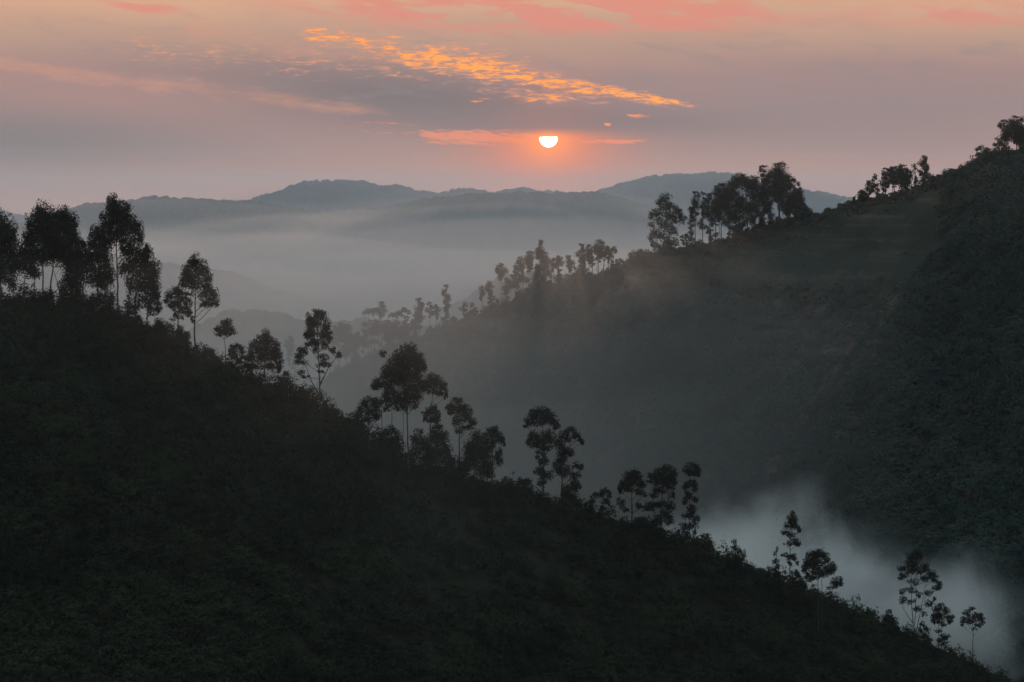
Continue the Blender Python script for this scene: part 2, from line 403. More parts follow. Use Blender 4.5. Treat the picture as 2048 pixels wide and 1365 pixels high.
def far_ridge(name, pts, D, slope, cell, hgt, seed, px0=-200, px1=2250, front=620.0):
    e = curve(pts); a = ray(np.arange(px0, px1, 2.0), 450.0)[0][None, :]
    k = np.linspace(0, 1, 85) ** 1.9
    d = np.concatenate([(k * front)[::-1], -np.linspace(4, 160, 16)])[:, None]
    Y = D - d + 0 * a; Y = Y + fbm(a * D / 260, 0 * a + seed, seed) * 240
    X = a * Y; zc = e(a) * Y
    base = zc - slope * np.maximum(d, 0) - 0.35 * np.maximum(-d, 0)
    und = (fbm(X / 240, Y / 240, seed + 3) * 60 + np.abs(fbm(X / 120, Y / 200, seed + 5)) * -30) * np.clip(d / 160, 0, 1)
    Z = base + und - hgt * 0.6 + domes(X, Y, cell, seed) * hgt * (0.7 + 0.9 * (vnoise(X / 70, Y / 70, seed + 9) + 0.5))
    v = np.stack([X, Y, np.maximum(Z, FLOOR - 6)], -1).reshape(-1, 3)
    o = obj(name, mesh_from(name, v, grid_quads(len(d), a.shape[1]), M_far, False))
    return tag(o, kind='structure')
far_ridge('hills', [(-300, 405), (0, 421), (60, 433), (130, 432), (250, 424), (400, 412), (500, 398), (545, 385), (600, 367), (650, 358), (690, 359), (735, 365), (765, 371), (790, 369), (830, 378), (885, 386),
    (915, 378), (945, 377), (985, 385), (1015, 379), (1045, 373), (1085, 383), (1180, 386), (1215, 376), (1260, 362), (1300, 353), (1350, 348), (1440, 345), (1475, 349), (1520, 368), (1600, 378), (1660, 384), (1700, 396), (1760, 412), (1900, 430), (2300, 440)],
    4600, 0.27, 17.0, 8.0, 101, front=900)
far_ridge('hills', [(-300, 470), (0, 458), (60, 447), (110, 425), (160, 410), (250, 401), (330, 394), (380, 394), (440, 400), (520, 404), (600, 418), (700, 428), (770, 414), (830, 399), (900, 393), (960, 389), (1050, 386), (1180, 384),
    (1240, 392), (1300, 410), (1400, 452), (1550, 500), (1800, 560), (2300, 600)], 3300, 0.26, 13.0, 7.0, 131, front=720)
far_ridge('hills', [(-300, 500), (0, 505), (200, 512), (330, 526), (400, 533), (450, 541), (500, 556), (540, 573), (600, 591), (660, 606), (750, 640), (900, 690), (2300, 900)], 2300, 0.25, 11.0, 5.5, 161, px1=1200, front=420)
far_ridge('hills', [(-300, 760), (200, 725), (290, 680), (330, 668), (375, 662), (410, 642), (440, 627), (470, 619), (500, 621), (540, 625), (590, 635), (650, 643), (700, 640), (740, 638), (800, 646), (860, 660), (950, 700), (1300, 800), (2300, 1000)], 1600, 0.24, 9.0, 4.5, 191, px1=1500, front=330)
far_ridge('hills', [(-300, 900), (700, 700), (860, 622), (905, 604), (945, 590), (975, 566), (1010, 550), (1060, 545), (1200, 560), (1300, 540), (1400, 520), (1600, 540), (2300, 700)], 1950, 0.24, 10.0, 6.0, 221, px0=500, px1=2200, front=300)

# ------------------------------------------------------------------ ground cover that nobody could count
def scatter(n, px0, px1, py0, py1, zf, ylo, yhi, keep=None):
    """points on a slope spread evenly over what one sees of it"""
    px = rng.uniform(px0, px1, n); py = rng.uniform(py0, py1, n)
    a, e = ray(px, py)
    lo = np.full(n, ylo) if np.isscalar(ylo) else ylo(a); hi = np.full(n, yhi) if np.isscalar(yhi) else yhi(a)
    steps = np.linspace(0, 1, 70)
    hit = np.full(n, np.nan)
    for s in steps:
        Y = lo + (hi - lo) * s
        zz = zf(a * Y, Y)
        new = np.isnan(hit) & (zz >= e * Y)
        hit[new] = Y[new]
    ok = ~np.isnan(hit)
    if keep is not None: ok &= keep(px, py)
    Y = hit[ok] ; X = a[ok] * Y
    return X, Y, zf(X, Y), px[ok], py[ok]

def bushes(name, X, Y, Z, R, H, per, leaf, mat, ratio=0.5, tuft=9, jit=0.20, noise=0.4):
    n = len(X); med = np.median(R)
    cnt = np.clip(np.round(tuft * np.clip((R * np.sqrt(H * R) / med ** 2), 0.5, 7.0)), 4, None).astype(int)
    k = np.repeat(np.arange(n), cnt); nt = len(k)
    d = rng.normal(size=(nt, 3)); d[:, 2] = np.abs(d[:, 2]); d /= np.linalg.norm(d, axis=1)[:, None]
    rad = (0.70 + 0.30 * rng.random(nt))[:, None]
    lump = 0.85 + 0.3 * rng.random(nt)
    tc = np.stack([X[k] + d[:, 0] * rad[:, 0] * R[k] * lump, Y[k] + d[:, 1] * rad[:, 0] * R[k] * lump, Z[k] + d[:, 2] * rad[:, 0] * H[k] * lump], 1)
    m = max(1, per // tuft)
    j = np.repeat(np.arange(nt), m)
    g = rng.normal(size=(len(j), 3)) * (jit * np.sqrt(R[k[j]] * med))[:, None]
    g[:, 2] *= 0.7
    p = tc[j] + g
    sz = leaf * (0.6 + 0.8 * rng.random(len(j))) * np.clip(R[k[j]] / med, 0.8, 1.25)
    fc = d[j] * 0.8 + np.array([0, 0, 0.55]) + g / (np.linalg.norm(g, axis=1)[:, None] + 1e-6) * noise
    v, q = leaf_quads(p, sz, ratio, face=fc)
    return mesh_from(name, v, q, mat)

X, Y, Z, px, py = scatter(12500, -120, 2080, 590, 1400, z_near, near_B, near_D)
NC = 2200
crest_px = rng.uniform(-120, 2080, NC)
ca = ray(crest_px, 800.0)[0]; cY = near_D(ca) - rng.uniform(-3, 9, NC)
X = np.concatenate([X, ca * cY]); Y = np.concatenate([Y, cY]); Z = np.concatenate([Z, z_near(ca * cY, cY)])
pxx = np.concatenate([px, crest_px])
big = vnoise(X / 18, Y / 18, 71) + 0.5
lumpy = rng.random(len(X)) < 0.12 + 0.30 * big
R = np.where(lumpy, 1.2 + 1.7 * rng.random(len(X)) ** 2, 0.5 + 0.6 * rng.random(len(X)))
huge = rng.random(len(X)) < 0.035
R = np.where(huge, 2.4 + 1.5 * rng.random(len(X)), R)
leftw = np.clip((1000 - pxx) / 900, 0, 1) * np.clip((Y - near_B(X / Y)) / (near_D(X / Y) - near_B(X / Y)), 0, 1)
R = R * (1 + 0.6 * leftw * (rng.random(len(X)) > 0.6))
H = R * (0.8 + 0.7 * rng.random(len(X)) + 0.4 * huge) * (1 + 0.9 * leftw * (rng.random(len(X)) > 0.5))
R[-NC:] = np.clip(R[-NC:], 0.4, 1.9)
tall = np.zeros(len(X), bool); tall[-NC:] = rng.random(NC) < 0.22 + 0.35 * (crest_px < 330)
H = np.where(tall, np.maximum(H, 1.1) * (1.2 + 0.9 * rng.random(len(X)) ** 2), H)
R = np.minimum(R, 4.2); H = np.minimum(H, np.where(tall, 4.6, 5.5))
H[-NC:] = np.minimum(H[-NC:], np.maximum(1.2, 2.6 * R[-NC:]))
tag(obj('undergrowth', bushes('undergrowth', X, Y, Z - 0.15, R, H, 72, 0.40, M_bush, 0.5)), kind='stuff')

X, Y, Z, px, py = scatter(17000, 560, 2080, 300, 1120, z_mid, 520.0, mid_D)
inf = (px > 1440) & (px < 1880) & (py > 380) & (py < 590)
row = np.mod(Z + fbm(X / 30, Y / 30, 77) * 1.5, 4.2) < 0.9
ok = ~inf | (row & (rng.random(len(X)) < 0.8)) | (rng.random(len(X)) < 0.06)
X, Y, Z, inf = X[ok], Y[ok], Z[ok], inf[ok]
NC = 1500
cp = rng.uniform(560, 2080, NC); ca = ray(cp, 600.0)[0]; cY = mid_D(ca) - rng.uniform(-4, 8, NC)
grove = ((cp > 650) & (cp < 830)) | ((cp > 985) & (cp < 1110)) | ((cp > 1290) & (cp < 1350)) | ((cp > 1470) & (cp < 1620))
X = np.concatenate([X, ca * cY]); Y = np.concatenate([Y, cY]); Z = np.concatenate([Z, z_mid(ca * cY, cY)])
R = (0.65 + 2.6 * rng.random(len(X)) ** 4) * (0.75 + 0.7 * (vnoise(X / 25, Y / 25, 79) + 0.5))
R[:len(inf)] = np.where(inf, 0.5 + 0.4 * rng.random(len(inf)), R[:len(inf)])
R[-NC:] = (0.55 + 0.9 * rng.random(NC) ** 2) * (1 + 0.7 * grove * rng.random(NC))
H = R * (0.8 + 0.8 * rng.random(len(X)))
H[-NC:] *= 1 + 1.2 * grove * (rng.random(NC) < 0.4)
tag(obj('hillside_scrub', bushes('hillside_scrub', X, Y, Z - 0.2, R, H, 45, 0.72, M_slope, 0.5)), kind='stuff')
X, Y, Z, px, py = scatter(13000, 1340, 2100, 290, 1365, z_spur, 440.0, spur_D)
NC = 900
cp = rng.uniform(1400, 2080, NC); ca = ray(cp, 800.0)[0]; cY = spur_D(ca) - rng.uniform(-3, 6, NC)
X = np.concatenate([X, ca * cY]); Y = np.concatenate([Y, cY]); Z = np.concatenate([Z, z_spur(ca * cY, cY)])
pa = 1024 + F * X / Y * 1.0
bare = (pa > 1430) & (pa < 1800) & (spur_D(X / Y) - Y < 10) & (rng.random(len(X)) < 0.78)
X, Y, Z = X[~bare], Y[~bare], Z[~bare]
R = (0.6 + 2.4 * rng.random(len(X)) ** 3.5) * (0.75 + 0.7 * (vnoise(X / 22, Y / 22, 83) + 0.5))
H = R * (0.8 + 0.9 * rng.random(len(X)))
tag(obj('spur_scrub', bushes('spur_scrub', X, Y, Z - 0.2, R, H, 54, 0.60, M_slope, 0.5)), kind='stuff')

NC = 2200
cp = rng.uniform(1440, 1800, NC); ca = ray(cp, 800.0)[0]; cY = spur_D(ca) - np.abs(rng.normal(size=NC)) * 9 + 2
X = ca * cY; Y = cY; Z = z_spur(X, Y)
gap = fbm(X / 11, Y / 11, 91) > -0.02
X, Y, Z = X[gap], Y[gap], Z[gap]
R = 0.4 + 1.0 * rng.random(len(X)) ** 2
tag(obj('dry_grass', bushes('dry_grass', X, Y, Z, R, R * 1.1, 36, 0.45, M_dry, 0.4)), kind='stuff')

# ------------------------------------------------------------------ trees
def ground_Y(zf, Bf, Df, px, py):
    a, e = ray(px, py); a = float(a); e = float(e)
    D = float(Df(a)); B = Bf if np.isscalar(Bf) else float(Bf(a))
    ys = np.linspace(B, D, 160); z = zf(a * ys, ys)
    hit = np.nonzero(z >= e * ys)[0]
    return float(ys[hit[0]]) if len(hit) else D
def tree(name, label, cat, group, Y, zf, base_px, trunks, clumps, leaf=0.50, fill=2.0, mat=None, w=0.20, seed=0, bark=None, limbs=True):
    """clumps: (px, py, rx, ry) foliage masses and trunks: polylines from the foot up, both as seen from the camera at distance Y; depth is added around the trunk"""
    global rng
    rng = np.random.default_rng(1000 + seed)
    mpp = Y / F
    a0 = float(ray(base_px, 700.0)[0]); bx = a0 * Y; bz = float(z_near(np.array([bx]), np.array([Y]))[0]) if zf is None else float(zf(np.array([bx]), np.array([Y]))[0])
    base = np.array([bx, Y, bz - 0.25])
    root = bpy.data.objects.new(name, None); COL.objects.link(root); root.location = base; root.empty_display_size = 0.5
    tag(root, label, cat, group)
    wood = []; lines = []
    for i, tr in enumerate(trunks):
        pts = [at(x, y, Y) - base for x, y in tr]
        # the foot goes down to the ground
        foot = pts[0].copy(); foot[2] = min(foot[2], 0.0) if i == 0 else foot[2]
        if i == 0: foot[2] = 0.0; pts = [foot] + [p for p in pts if p[2] > 0.3]
        pts = np.array(pts)
        if i > 0: pts[:, 1] += np.linspace(0, rng.uniform(-1.2, 1.2), len(pts))
        s = np.concatenate([[0], np.cumsum(np.linalg.norm(np.diff(pts, axis=0), axis=1))])
        m = max(6, int(s[-1] / 1.2)); ss_ = np.linspace(0, s[-1], m)
        P = np.stack([np.interp(ss_, s, pts[:, j]) for j in range(3)], 1)
        P[1:-1] += rng.normal(size=(m - 2, 3)) * 0.05
        ww = w * (1.0 if i == 0 else 0.72)
        r = ww * (1.0 - 0.75 * (ss_ / max(s[-1], 1e-6)) ** 0.9); r[0] *= 1.35
        wood.append(tube(P, r, 7)); lines.append((P, r))
    P0 = np.concatenate([l[0] for l in lines]); r0 = np.concatenate([l[1] for l in lines])
    lv = []; half = max(abs(c[0] - base_px) for c in clumps) * mpp + 0.5
    for c in clumps:
        cx, cyp, rx, ry = c[:4]; dens = c[4] if len(c) > 4 else 1.0
        cen = at(cx, cyp, Y) - base
        near = P0[np.argmin(np.abs(P0[:, 2] - cen[2]) + 0.3 * np.abs(P0[:, 0] - cen[0]))]
        off = abs(cen[0] - near[0])
        cen[1] = near[1] + rng.uniform(-1, 1) * math.sqrt(max(0.15, 1 - (off / half) ** 2)) * half * 0.55
        gk = 1.03 if base_px < 320 and zf is None else 1.0
        Rx, Rz = rx * mpp * 1.20 * gk, ry * mpp * 1.45 * gk; Ry = 0.5 * (Rx + Rz)
        n = int(dens * fill * math.pi * Rx * Rz / (leaf * leaf * 0.25)) + 12
        pts = clump_points(cen, (Rx * 0.9, Ry * 0.9, Rz * 0.9), n, sub=max(6, int(n / 18)))
        fc = (pts - cen) / np.array([Rx, Ry, Rz]) + np.array([0, 0, 0.45])
        fc[rng.random(n) < 0.35] = 0.0
        lv.append(leaf_quads(pts, leaf * (0.55 + 0.8 * rng.random(n)), 0.50, face=fc))
        if limbs:
            want = cen[2] - 0.55 * Rz - 0.75 * off
            cand = np.where(P0[:, 2] > 0.8)[0]
            if len(cand):
                k = cand[np.argmin(np.abs(P0[cand, 2] - want) + 0.2 * np.abs(P0[cand, 0] - cen[0]))]
                st = P0[k]; en = cen + np.array([0, 0, 0.15 * Rz]); midp = 0.5 * (st + en) + np.array([0.12 * (en[0] - st[0]), 0, -0.06 * off])
                tt = np.linspace(0, 1, 6)[:, None]
                B = (1 - tt) ** 2 * st + 2 * tt * (1 - tt) * midp + tt ** 2 * en
                br = max(0.035, r0[k] * 0.45)
                wood.append(tube(B, np.linspace(br, br * 0.35, 6), 5))
                for _ in range(3):
                    kk = rng.integers(2, 5); e2 = cen + np.clip(rng.normal(size=3), -1.1, 1.1) * np.array([Rx, Ry, Rz]) * 0.5
                    wood.append(tube(np.array([B[kk], 0.5 * (B[kk] + e2) + [0, 0, 0.05], e2]), [br * 0.5, br * 0.35, br * 0.15], 4))
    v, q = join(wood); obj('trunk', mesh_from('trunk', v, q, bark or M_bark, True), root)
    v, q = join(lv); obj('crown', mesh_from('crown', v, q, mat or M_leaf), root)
    return root

G_NEAR = 'eucalyptus trees along the crest of the near hillside'
HERO = [
 # label, foot (px,py), trunks, clumps
 ('dark eucalyptus cut by the frame edge, standing outermost in the dense left grove', (2, 640), [[(2, 640), (1, 560), (-2, 450)]],
  [(-8, 455, 22, 26), (8, 470, 20, 30), (24, 470, 12, 17), (-5, 510, 26, 30), (18, 500, 14, 20), (5, 545, 22, 18), (-12, 590, 16, 16)]),
 ('small understorey eucalyptus in the gap beside the frame-edge tree of the dense grove', (49, 645), [[(49, 645), (49, 580), (48, 530)], [(25, 640), (25, 580), (26, 530)]],
  [(46, 525, 20, 18), (28, 530, 18, 18), (62, 540, 16, 16), (22, 565, 14, 14, .7), (48, 580, 10, 12, .7), (64, 590, 10, 16, .6), (20, 600, 12, 14, .8), (40, 610, 14, 12)]),
 ('tall eucalyptus with pointed crown, left one of the twin peaks in dense grove', (87, 645), [[(87, 645), (86, 560), (86, 430)], [(69, 640), (69, 580), (68, 520)]],
  [(86, 424, 16, 18), (74, 440, 18, 18), (97, 446, 18, 20), (64, 462, 17, 16), (84, 470, 30, 18), (56, 482, 13, 13), (105, 475, 20, 18), (75, 498, 32, 18), (100, 505, 26, 16), (55, 508, 14, 14), (80, 520, 22, 12), (70, 545, 9, 10, .5), (90, 600, 12, 14, .8)]),
 ('tall eucalyptus with rounded crown, right one of the twin peaks in dense grove', (102, 642), [[(102, 642), (101, 580), (108, 520), (126, 435)], [(124, 640), (120, 586), (106, 536)]],
  [(126, 428, 15, 14), (136, 442, 18, 18), (120, 448, 18, 20), (146, 458, 11, 16), (132, 472, 26, 20), (152, 476, 9, 12), (118, 495, 24, 18), (145, 500, 24, 20), (163, 488, 11, 10), (130, 520, 26, 16), (150, 530, 20, 16), (103, 590, 8, 12, .9), (140, 555, 14, 14), (130, 575, 10, 12, .7)]),
 ('leafy low eucalyptus filling the dip between the twin peaks and tallest grove tree', (150, 645), [[(150, 645), (150, 590), (152, 520)], [(163, 645), (164, 590), (166, 530)]],
  [(160, 508, 14, 14), (168, 520, 12, 12), (150, 530, 16, 16), (160, 545, 14, 14, .7), (148, 560, 18, 18), (140, 590, 20, 20), (155, 590, 14, 18), (150, 615, 20, 14), (125, 615, 16, 12)]),
 ('tallest eucalyptus of the dense grove with a pointed layered crown', (236, 650), [[(236, 650), (235, 560), (232, 480), (229, 400)]],
  [(229, 402, 11, 13), (222, 418, 15, 14), (238, 420, 15, 16), (228, 436, 24, 15), (255, 424, 10, 14), (252, 444, 16, 16), (212, 444, 14, 14), (236, 458, 30, 15), (268, 455, 13, 16), (210, 462, 12, 10), (256, 474, 24, 13), (278, 474, 8, 14), (222, 476, 16, 9), (262, 495, 18, 14), (245, 505, 8, 10, .6)]),
 ('broad eucalyptus leaning low against the left flank of the tallest grove tree', (196, 645), [[(196, 645), (196, 580), (198, 480)], [(218, 648), (216, 590), (212, 530)]],
  [(194, 468, 14, 13), (184, 484, 11, 12), (204, 486, 20, 16), (190, 508, 20, 18), (210, 515, 16, 20), (180, 530, 13, 16), (200, 540, 22, 20), (218, 555, 12, 14), (185, 560, 14, 12, .7), (205, 568, 18, 12), (196, 600, 14, 16), (180, 610, 14, 14), (222, 600, 10, 20)]),
 ('eucalyptus with full drooping crown on the right end of the dense grove', (272, 660), [[(272, 660), (271, 560), (274, 500)], [(295, 665), (294, 600), (292, 510)], [(257, 655), (257, 590), (256, 530)]],
  [(298, 500, 9, 9), (284, 510, 16, 14), (268, 522, 18, 18), (294, 524, 14, 18), (254, 535, 12, 14), (280, 545, 26, 20), (306, 545, 12, 18), (300, 570, 18, 18), (276, 575, 18, 14), (312, 585, 8, 18), (255, 570, 10, 16, .6), (300, 600, 16, 16), (280, 605, 14, 14, .7), (314, 615, 7, 10), (305, 622, 12, 8, .7), (255, 610, 10, 14, .7)]),
 ('tall lone eucalyptus with a bare lower trunk and pointed crown beside the dense grove', (391, 712), [[(391, 712), (389, 650), (391, 600), (393, 520)]],
  [(393, 522, 11, 13), (383, 537, 13, 13), (403, 536, 12, 13), (374, 553, 12, 11), (393, 552, 20, 13), (412, 553, 10, 12), (386, 568, 20, 9), (368, 566, 8, 7), (416, 572, 11, 11), (424, 590, 11, 11), (410, 588, 12, 10), (431, 606, 8, 9), (416, 606, 14, 8), (402, 610, 8, 5, .7), (380, 588, 8, 5, .6), (380, 628, 8, 6, .8), (388, 638, 5, 6, .8)]),
 ('slender open eucalyptus half the height of the tall lone one beside it', (356, 705), [[(356, 705), (356, 650), (357, 585)]],
  [(356, 580, 11, 8), (344, 590, 12, 8), (366, 592, 12, 9), (334, 602, 9, 7), (354, 605, 16, 9), (373, 606, 10, 8), (340, 614, 8, 6, .8), (362, 620, 14, 7), (378, 622, 7, 7), (352, 634, 9, 5, .7), (344, 640, 5, 3, .5), (363, 636, 5, 4, .5)]),
 ('low bushy tree crowding the foot of the slender open eucalyptus', (365, 715), [[(365, 715), (365, 660)]],
  [(364, 660, 9, 8), (372, 672, 9, 8), (357, 676, 10, 10), (368, 690, 13, 10), (352, 695, 12, 10), (373, 703, 10, 8)]),
 ('small umbrella tree with a flat crown on a thin crooked stem', (449, 735), [[(449, 735), (452, 716), (450, 692), (449, 665)]],
  [(455, 645, 8, 6), (446, 650, 11, 7), (460, 655, 10, 6), (436, 659, 10, 6), (450, 662, 14, 6), (466, 665, 7, 5), (440, 668, 10, 4), (457, 669, 8, 4)]),
 ('small open round tree between the umbrella tree and the dark pointed dome', (471, 755), [[(471, 755), (471, 720), (472, 695)]],
  [(473, 692, 9, 6), (463, 699, 8, 7), (482, 699, 8, 7), (486, 711, 6, 7), (470, 710, 10, 7, .8), (461, 714, 6, 7), (478, 722, 7, 6, .8), (463, 730, 8, 7), (472, 742, 11, 7), (485, 735, 6, 6, .7)]),
 ('dark dense dome-crowned tree with pointed top, just left of the glowing mist gap', (530, 800), [[(530, 800), (530, 740), (530, 670)]],
  [(530, 671, 8, 9), (521, 682, 11, 10), (538, 682, 10, 10), (510, 694, 12, 10), (530, 698, 20, 12), (548, 694, 10, 12), (502, 710, 11, 11), (524, 715, 22, 11), (551, 711, 12, 13), (496, 727, 9, 9), (514, 730, 16, 9), (545, 728, 12, 10), (559, 728, 7, 11), (556, 742, 5, 7), (498, 740, 8, 6, .8), (534, 735, 10, 5, .6)]),
 ('tall eucalyptus with columnar crown and side sprays right of glowing mist gap', (641, 860), [[(641, 860), (640, 790), (637, 700), (634, 630)], [(638, 790), (626, 770), (608, 728)], [(640, 770), (655, 740), (672, 716)]],
  [(634, 625, 9, 8), (625, 635, 11, 9), (645, 635, 10, 9), (634, 648, 18, 10), (617, 652, 9, 9), (654, 650, 9, 10), (625, 666, 14, 9), (648, 668, 14, 10), (659, 674, 7, 10), (632, 682, 16, 8), (652, 689, 9, 8), (615, 672, 7, 8), (606, 703, 10, 8), (596, 711, 9, 8), (602, 722, 11, 6), (612, 692, 6, 6), (664, 702, 7, 6), (674, 713, 7, 6), (648, 716, 11, 6), (655, 728, 9, 5), (640, 730, 10, 6, .8), (600, 748, 8, 4), (614, 752, 7, 4, .8), (645, 742, 7, 4, .7), (630, 700, 10, 8, .7)]),
 ('short dark ragged tree in front of the glowing mist gap', (568, 815), [[(568, 815), (568, 780), (570, 752)]],
  [(569, 750, 7, 6), (562, 760, 9, 6), (577, 762, 8, 7), (570, 770, 13, 6), (558, 774, 7, 5), (584, 776, 8, 6), (570, 784, 14, 6), (588, 786, 6, 4)]),
 ('largest broad crowned eucalyptus of the middle clump with massive dark dome', (818, 968), [[(818, 968), (816, 900), (814, 830), (812, 740)], [(815, 830), (800, 800), (780, 785)]],
  [(816, 701, 15, 10), (804, 710, 14, 10), (829, 711, 13, 12), (794, 724, 16, 12), (818, 725, 24, 14), (838, 728, 11, 14), (782, 738, 15, 12), (806, 745, 26, 14), (834, 748, 15, 16), (848, 738, 6, 8), (766, 708, 7, 6), (772, 752, 14, 12), (795, 763, 22, 12), (822, 768, 22, 16), (845, 768, 10, 14), (758, 764, 11, 10), (812, 788, 18, 14), (832, 795, 14, 12), (748, 775, 9, 8), (772, 775, 14, 9, .8), (808, 808, 12, 11), (826, 815, 10, 8, .7)]),
 ('thin straight eucalyptus standing under the left side of the broad dark dome', (784, 890), [[(784, 890), (784, 840), (783, 780)], [(764, 880), (764, 820), (764, 775)], [(806, 890), (806, 840), (808, 800)]],
  [(783, 782, 12, 10), (774, 792, 10, 10), (793, 796, 10, 10), (784, 806, 13, 8), (766, 802, 8, 8, .7), (772, 818, 9, 6, .6), (795, 818, 8, 6, .6)]),
 ('medium eucalyptus with rounded crown left of the broad dark dome', (738, 925), [[(738, 925), (738, 870), (739, 805)]],
  [(740, 800, 12, 7), (729, 808, 11, 8), (751, 810, 10, 10), (720, 822, 8, 9), (738, 820, 17, 9), (755, 826, 8, 9), (716, 834, 6, 7), (732, 836, 15, 6), (750, 838, 9, 6, .8)]),
 ('leaning eucalyptus with a lopsided tuft jutting from right of the broad dark dome', (858, 915), [[(858, 915), (860, 860), (862, 815), (866, 780)]],
  [(864, 758, 12, 9), (876, 764, 13, 9), (886, 776, 9, 10), (868, 775, 16, 9), (880, 788, 12, 6), (892, 790, 4, 7), (856, 768, 9, 9)]),
 ('small tufted tree low between the lopsided tuft and the pale round crown', (862, 915), [[(862, 915), (862, 870), (863, 825)]],
  [(864, 818, 9, 8), (855, 827, 10, 8), (871, 828, 9, 9), (864, 838, 13, 7), (850, 838, 6, 6), (874, 842, 6, 5)]),
 ('pale hazy eucalyptus with open round crown right of the broad dark dome', (919, 940), [[(919, 940), (919, 880), (918, 815)]],
  [(913, 804, 13, 7), (902, 813, 10, 7), (926, 814, 11, 8), (935, 826, 9, 9), (915, 822, 18, 9), (900, 826, 6, 5), (925, 838, 14, 9), (942, 842, 8, 7), (950, 846, 5, 6), (912, 846, 8, 8, .8), (935, 856, 12, 6), (918, 862, 10, 7, .7)]),
 ('dark broad pyramid shaped tree below the small tufted tree on the slope', (878, 985), [[(878, 985), (878, 930), (878, 860)]],
  [(876, 855, 9, 8), (868, 868, 12, 10), (885, 870, 11, 10), (876, 886, 20, 12), (862, 898, 12, 12), (892, 900, 12, 12), (876, 912, 22, 12), (858, 922, 14, 10), (894, 925, 14, 10), (876, 938, 22, 10)]),
 ('bushy many stemmed tree below and right of the pale hazy round crown', (962, 990), [[(962, 990), (961, 940), (958, 880)], [(950, 985), (950, 930), (948, 890)], [(974, 990), (974, 940), (972, 900)]],
  [(952, 873, 12, 9), (966, 880, 10, 10), (942, 888, 13, 12), (958, 896, 18, 14), (938, 908, 13, 12), (970, 905, 13, 14), (952, 920, 18, 14), (974, 930, 14, 14), (940, 930, 12, 12), (962, 942, 14, 10, .8), (978, 948, 10, 9, .8)]),
 ('eucalyptus with drooping mop crown on the right end of the middle clump', (984, 985), [[(984, 985), (984, 930), (985, 865)]],
  [(985, 858, 10, 7), (995, 866, 9, 8), (978, 868, 10, 9), (1002, 878, 7, 9), (988, 880, 13, 8), (1006, 888, 4, 6), (980, 890, 10, 8), (998, 908, 7, 9), (1000, 922, 7, 9), (992, 918, 6, 7, .7)]),
 ('tall eucalyptus with flat-topped crown, taller of the pair above the bare valley', (1085, 1015), [[(1085, 1015), (1087, 960), (1087, 900), (1085, 830)], [(1084, 990), (1072, 975), (1050, 965)]],
  [(1083, 822, 17, 7), (1069, 830, 14, 8), (1098, 832, 14, 8), (1058, 842, 9, 7), (1082, 838, 22, 8), (1106, 845, 11, 8), (1052, 851, 6, 4), (1074, 848, 16, 5), (1112, 856, 8, 6), (1066, 872, 9, 8), (1058, 884, 8, 7), (1078, 878, 13, 9), (1096, 872, 14, 11), (1070, 892, 12, 8), (1090, 892, 14, 9), (1080, 908, 10, 7, .8), (1086, 926, 12, 8), (1078, 944, 9, 9), (1094, 948, 12, 9), (1085, 962, 12, 7, .7), (1058, 962, 8, 6), (1046, 964, 7, 5, .8)]),
 ('ragged eucalyptus with scattered tufts, shorter of the pair above the bare valley', (1124, 1020), [[(1124, 1020), (1124, 960), (1127, 890), (1138, 870)], [(1126, 930), (1140, 890), (1158, 878)]],
  [(1140, 862, 12, 6), (1130, 870, 11, 7), (1152, 870, 9, 7), (1160, 878, 6, 6), (1164, 886, 4, 6), (1138, 880, 8, 5, .7), (1118, 886, 13, 10), (1128, 902, 13, 9), (1142, 904, 7, 7), (1122, 918, 12, 9), (1116, 940, 11, 12), (1130, 942, 12, 12), (1152, 932, 7, 6), (1162, 936, 6, 6), (1146, 950, 7, 8, .8), (1158, 952, 5, 6, .7), (1148, 966, 11, 9), (1154, 980, 8, 9, .8), (1134, 978, 12, 10), (1140, 994, 9, 6)]),
 ('young wispy tree alone in the gap right of the ragged pair', (1203, 1048), [[(1203, 1048), (1202, 1015), (1208, 985)], [(1202, 1030), (1190, 1010), (1182, 1000)]],
  [(1212, 980, 7, 5), (1204, 988, 8, 6), (1218, 990, 5, 7), (1192, 993, 8, 6), (1182, 1002, 8, 6), (1208, 1000, 9, 6, .8), (1216, 1006, 5, 5, .8), (1186, 1014, 9, 6), (1206, 1016, 9, 6, .8), (1200, 1030, 8, 6)]),
 ('round dark eucalyptus, first of the trio behind the shoulder above the fog', (1263, 1065), [[(1263, 1065), (1263, 1010), (1265, 950)]],
  [(1266, 944, 10, 7), (1257, 953, 11, 8), (1275, 954, 11, 8), (1264, 966, 19, 8), (1246, 972, 9, 9), (1283, 968, 9, 9), (1240, 982, 6, 7), (1258, 980, 14, 6), (1278, 982, 10, 6), (1288, 990, 6, 4, .8), (1242, 1006, 8, 9, .8), (1250, 1018, 8, 6, .6), (1276, 1012, 8, 6, .6), (1284, 1014, 6, 5, .7)]),
 ('wide forked eucalyptus, middle of the trio behind the shoulder above the fog', (1322, 1085), [[(1322, 1085), (1322, 1030), (1326, 960)], [(1320, 1040), (1306, 1022), (1292, 1008)], [(1322, 1030), (1338, 1000), (1346, 970)]],
  [(1330, 936, 13, 7), (1317, 943, 11, 8), (1342, 945, 11, 9), (1304, 952, 9, 6), (1328, 954, 20, 9), (1347, 960, 8, 9), (1296, 960, 6, 4, .8), (1316, 966, 16, 8), (1338, 972, 13, 8), (1320, 980, 13, 7), (1308, 992, 9, 6, .7), (1342, 990, 8, 7, .7), (1302, 1012, 13, 8), (1322, 1010, 12, 8), (1340, 1012, 10, 8), (1290, 1016, 8, 5, .7), (1328, 1026, 14, 8), (1312, 1040, 13, 8), (1338, 1040, 9, 8), (1280, 1038, 12, 8, .9)]),
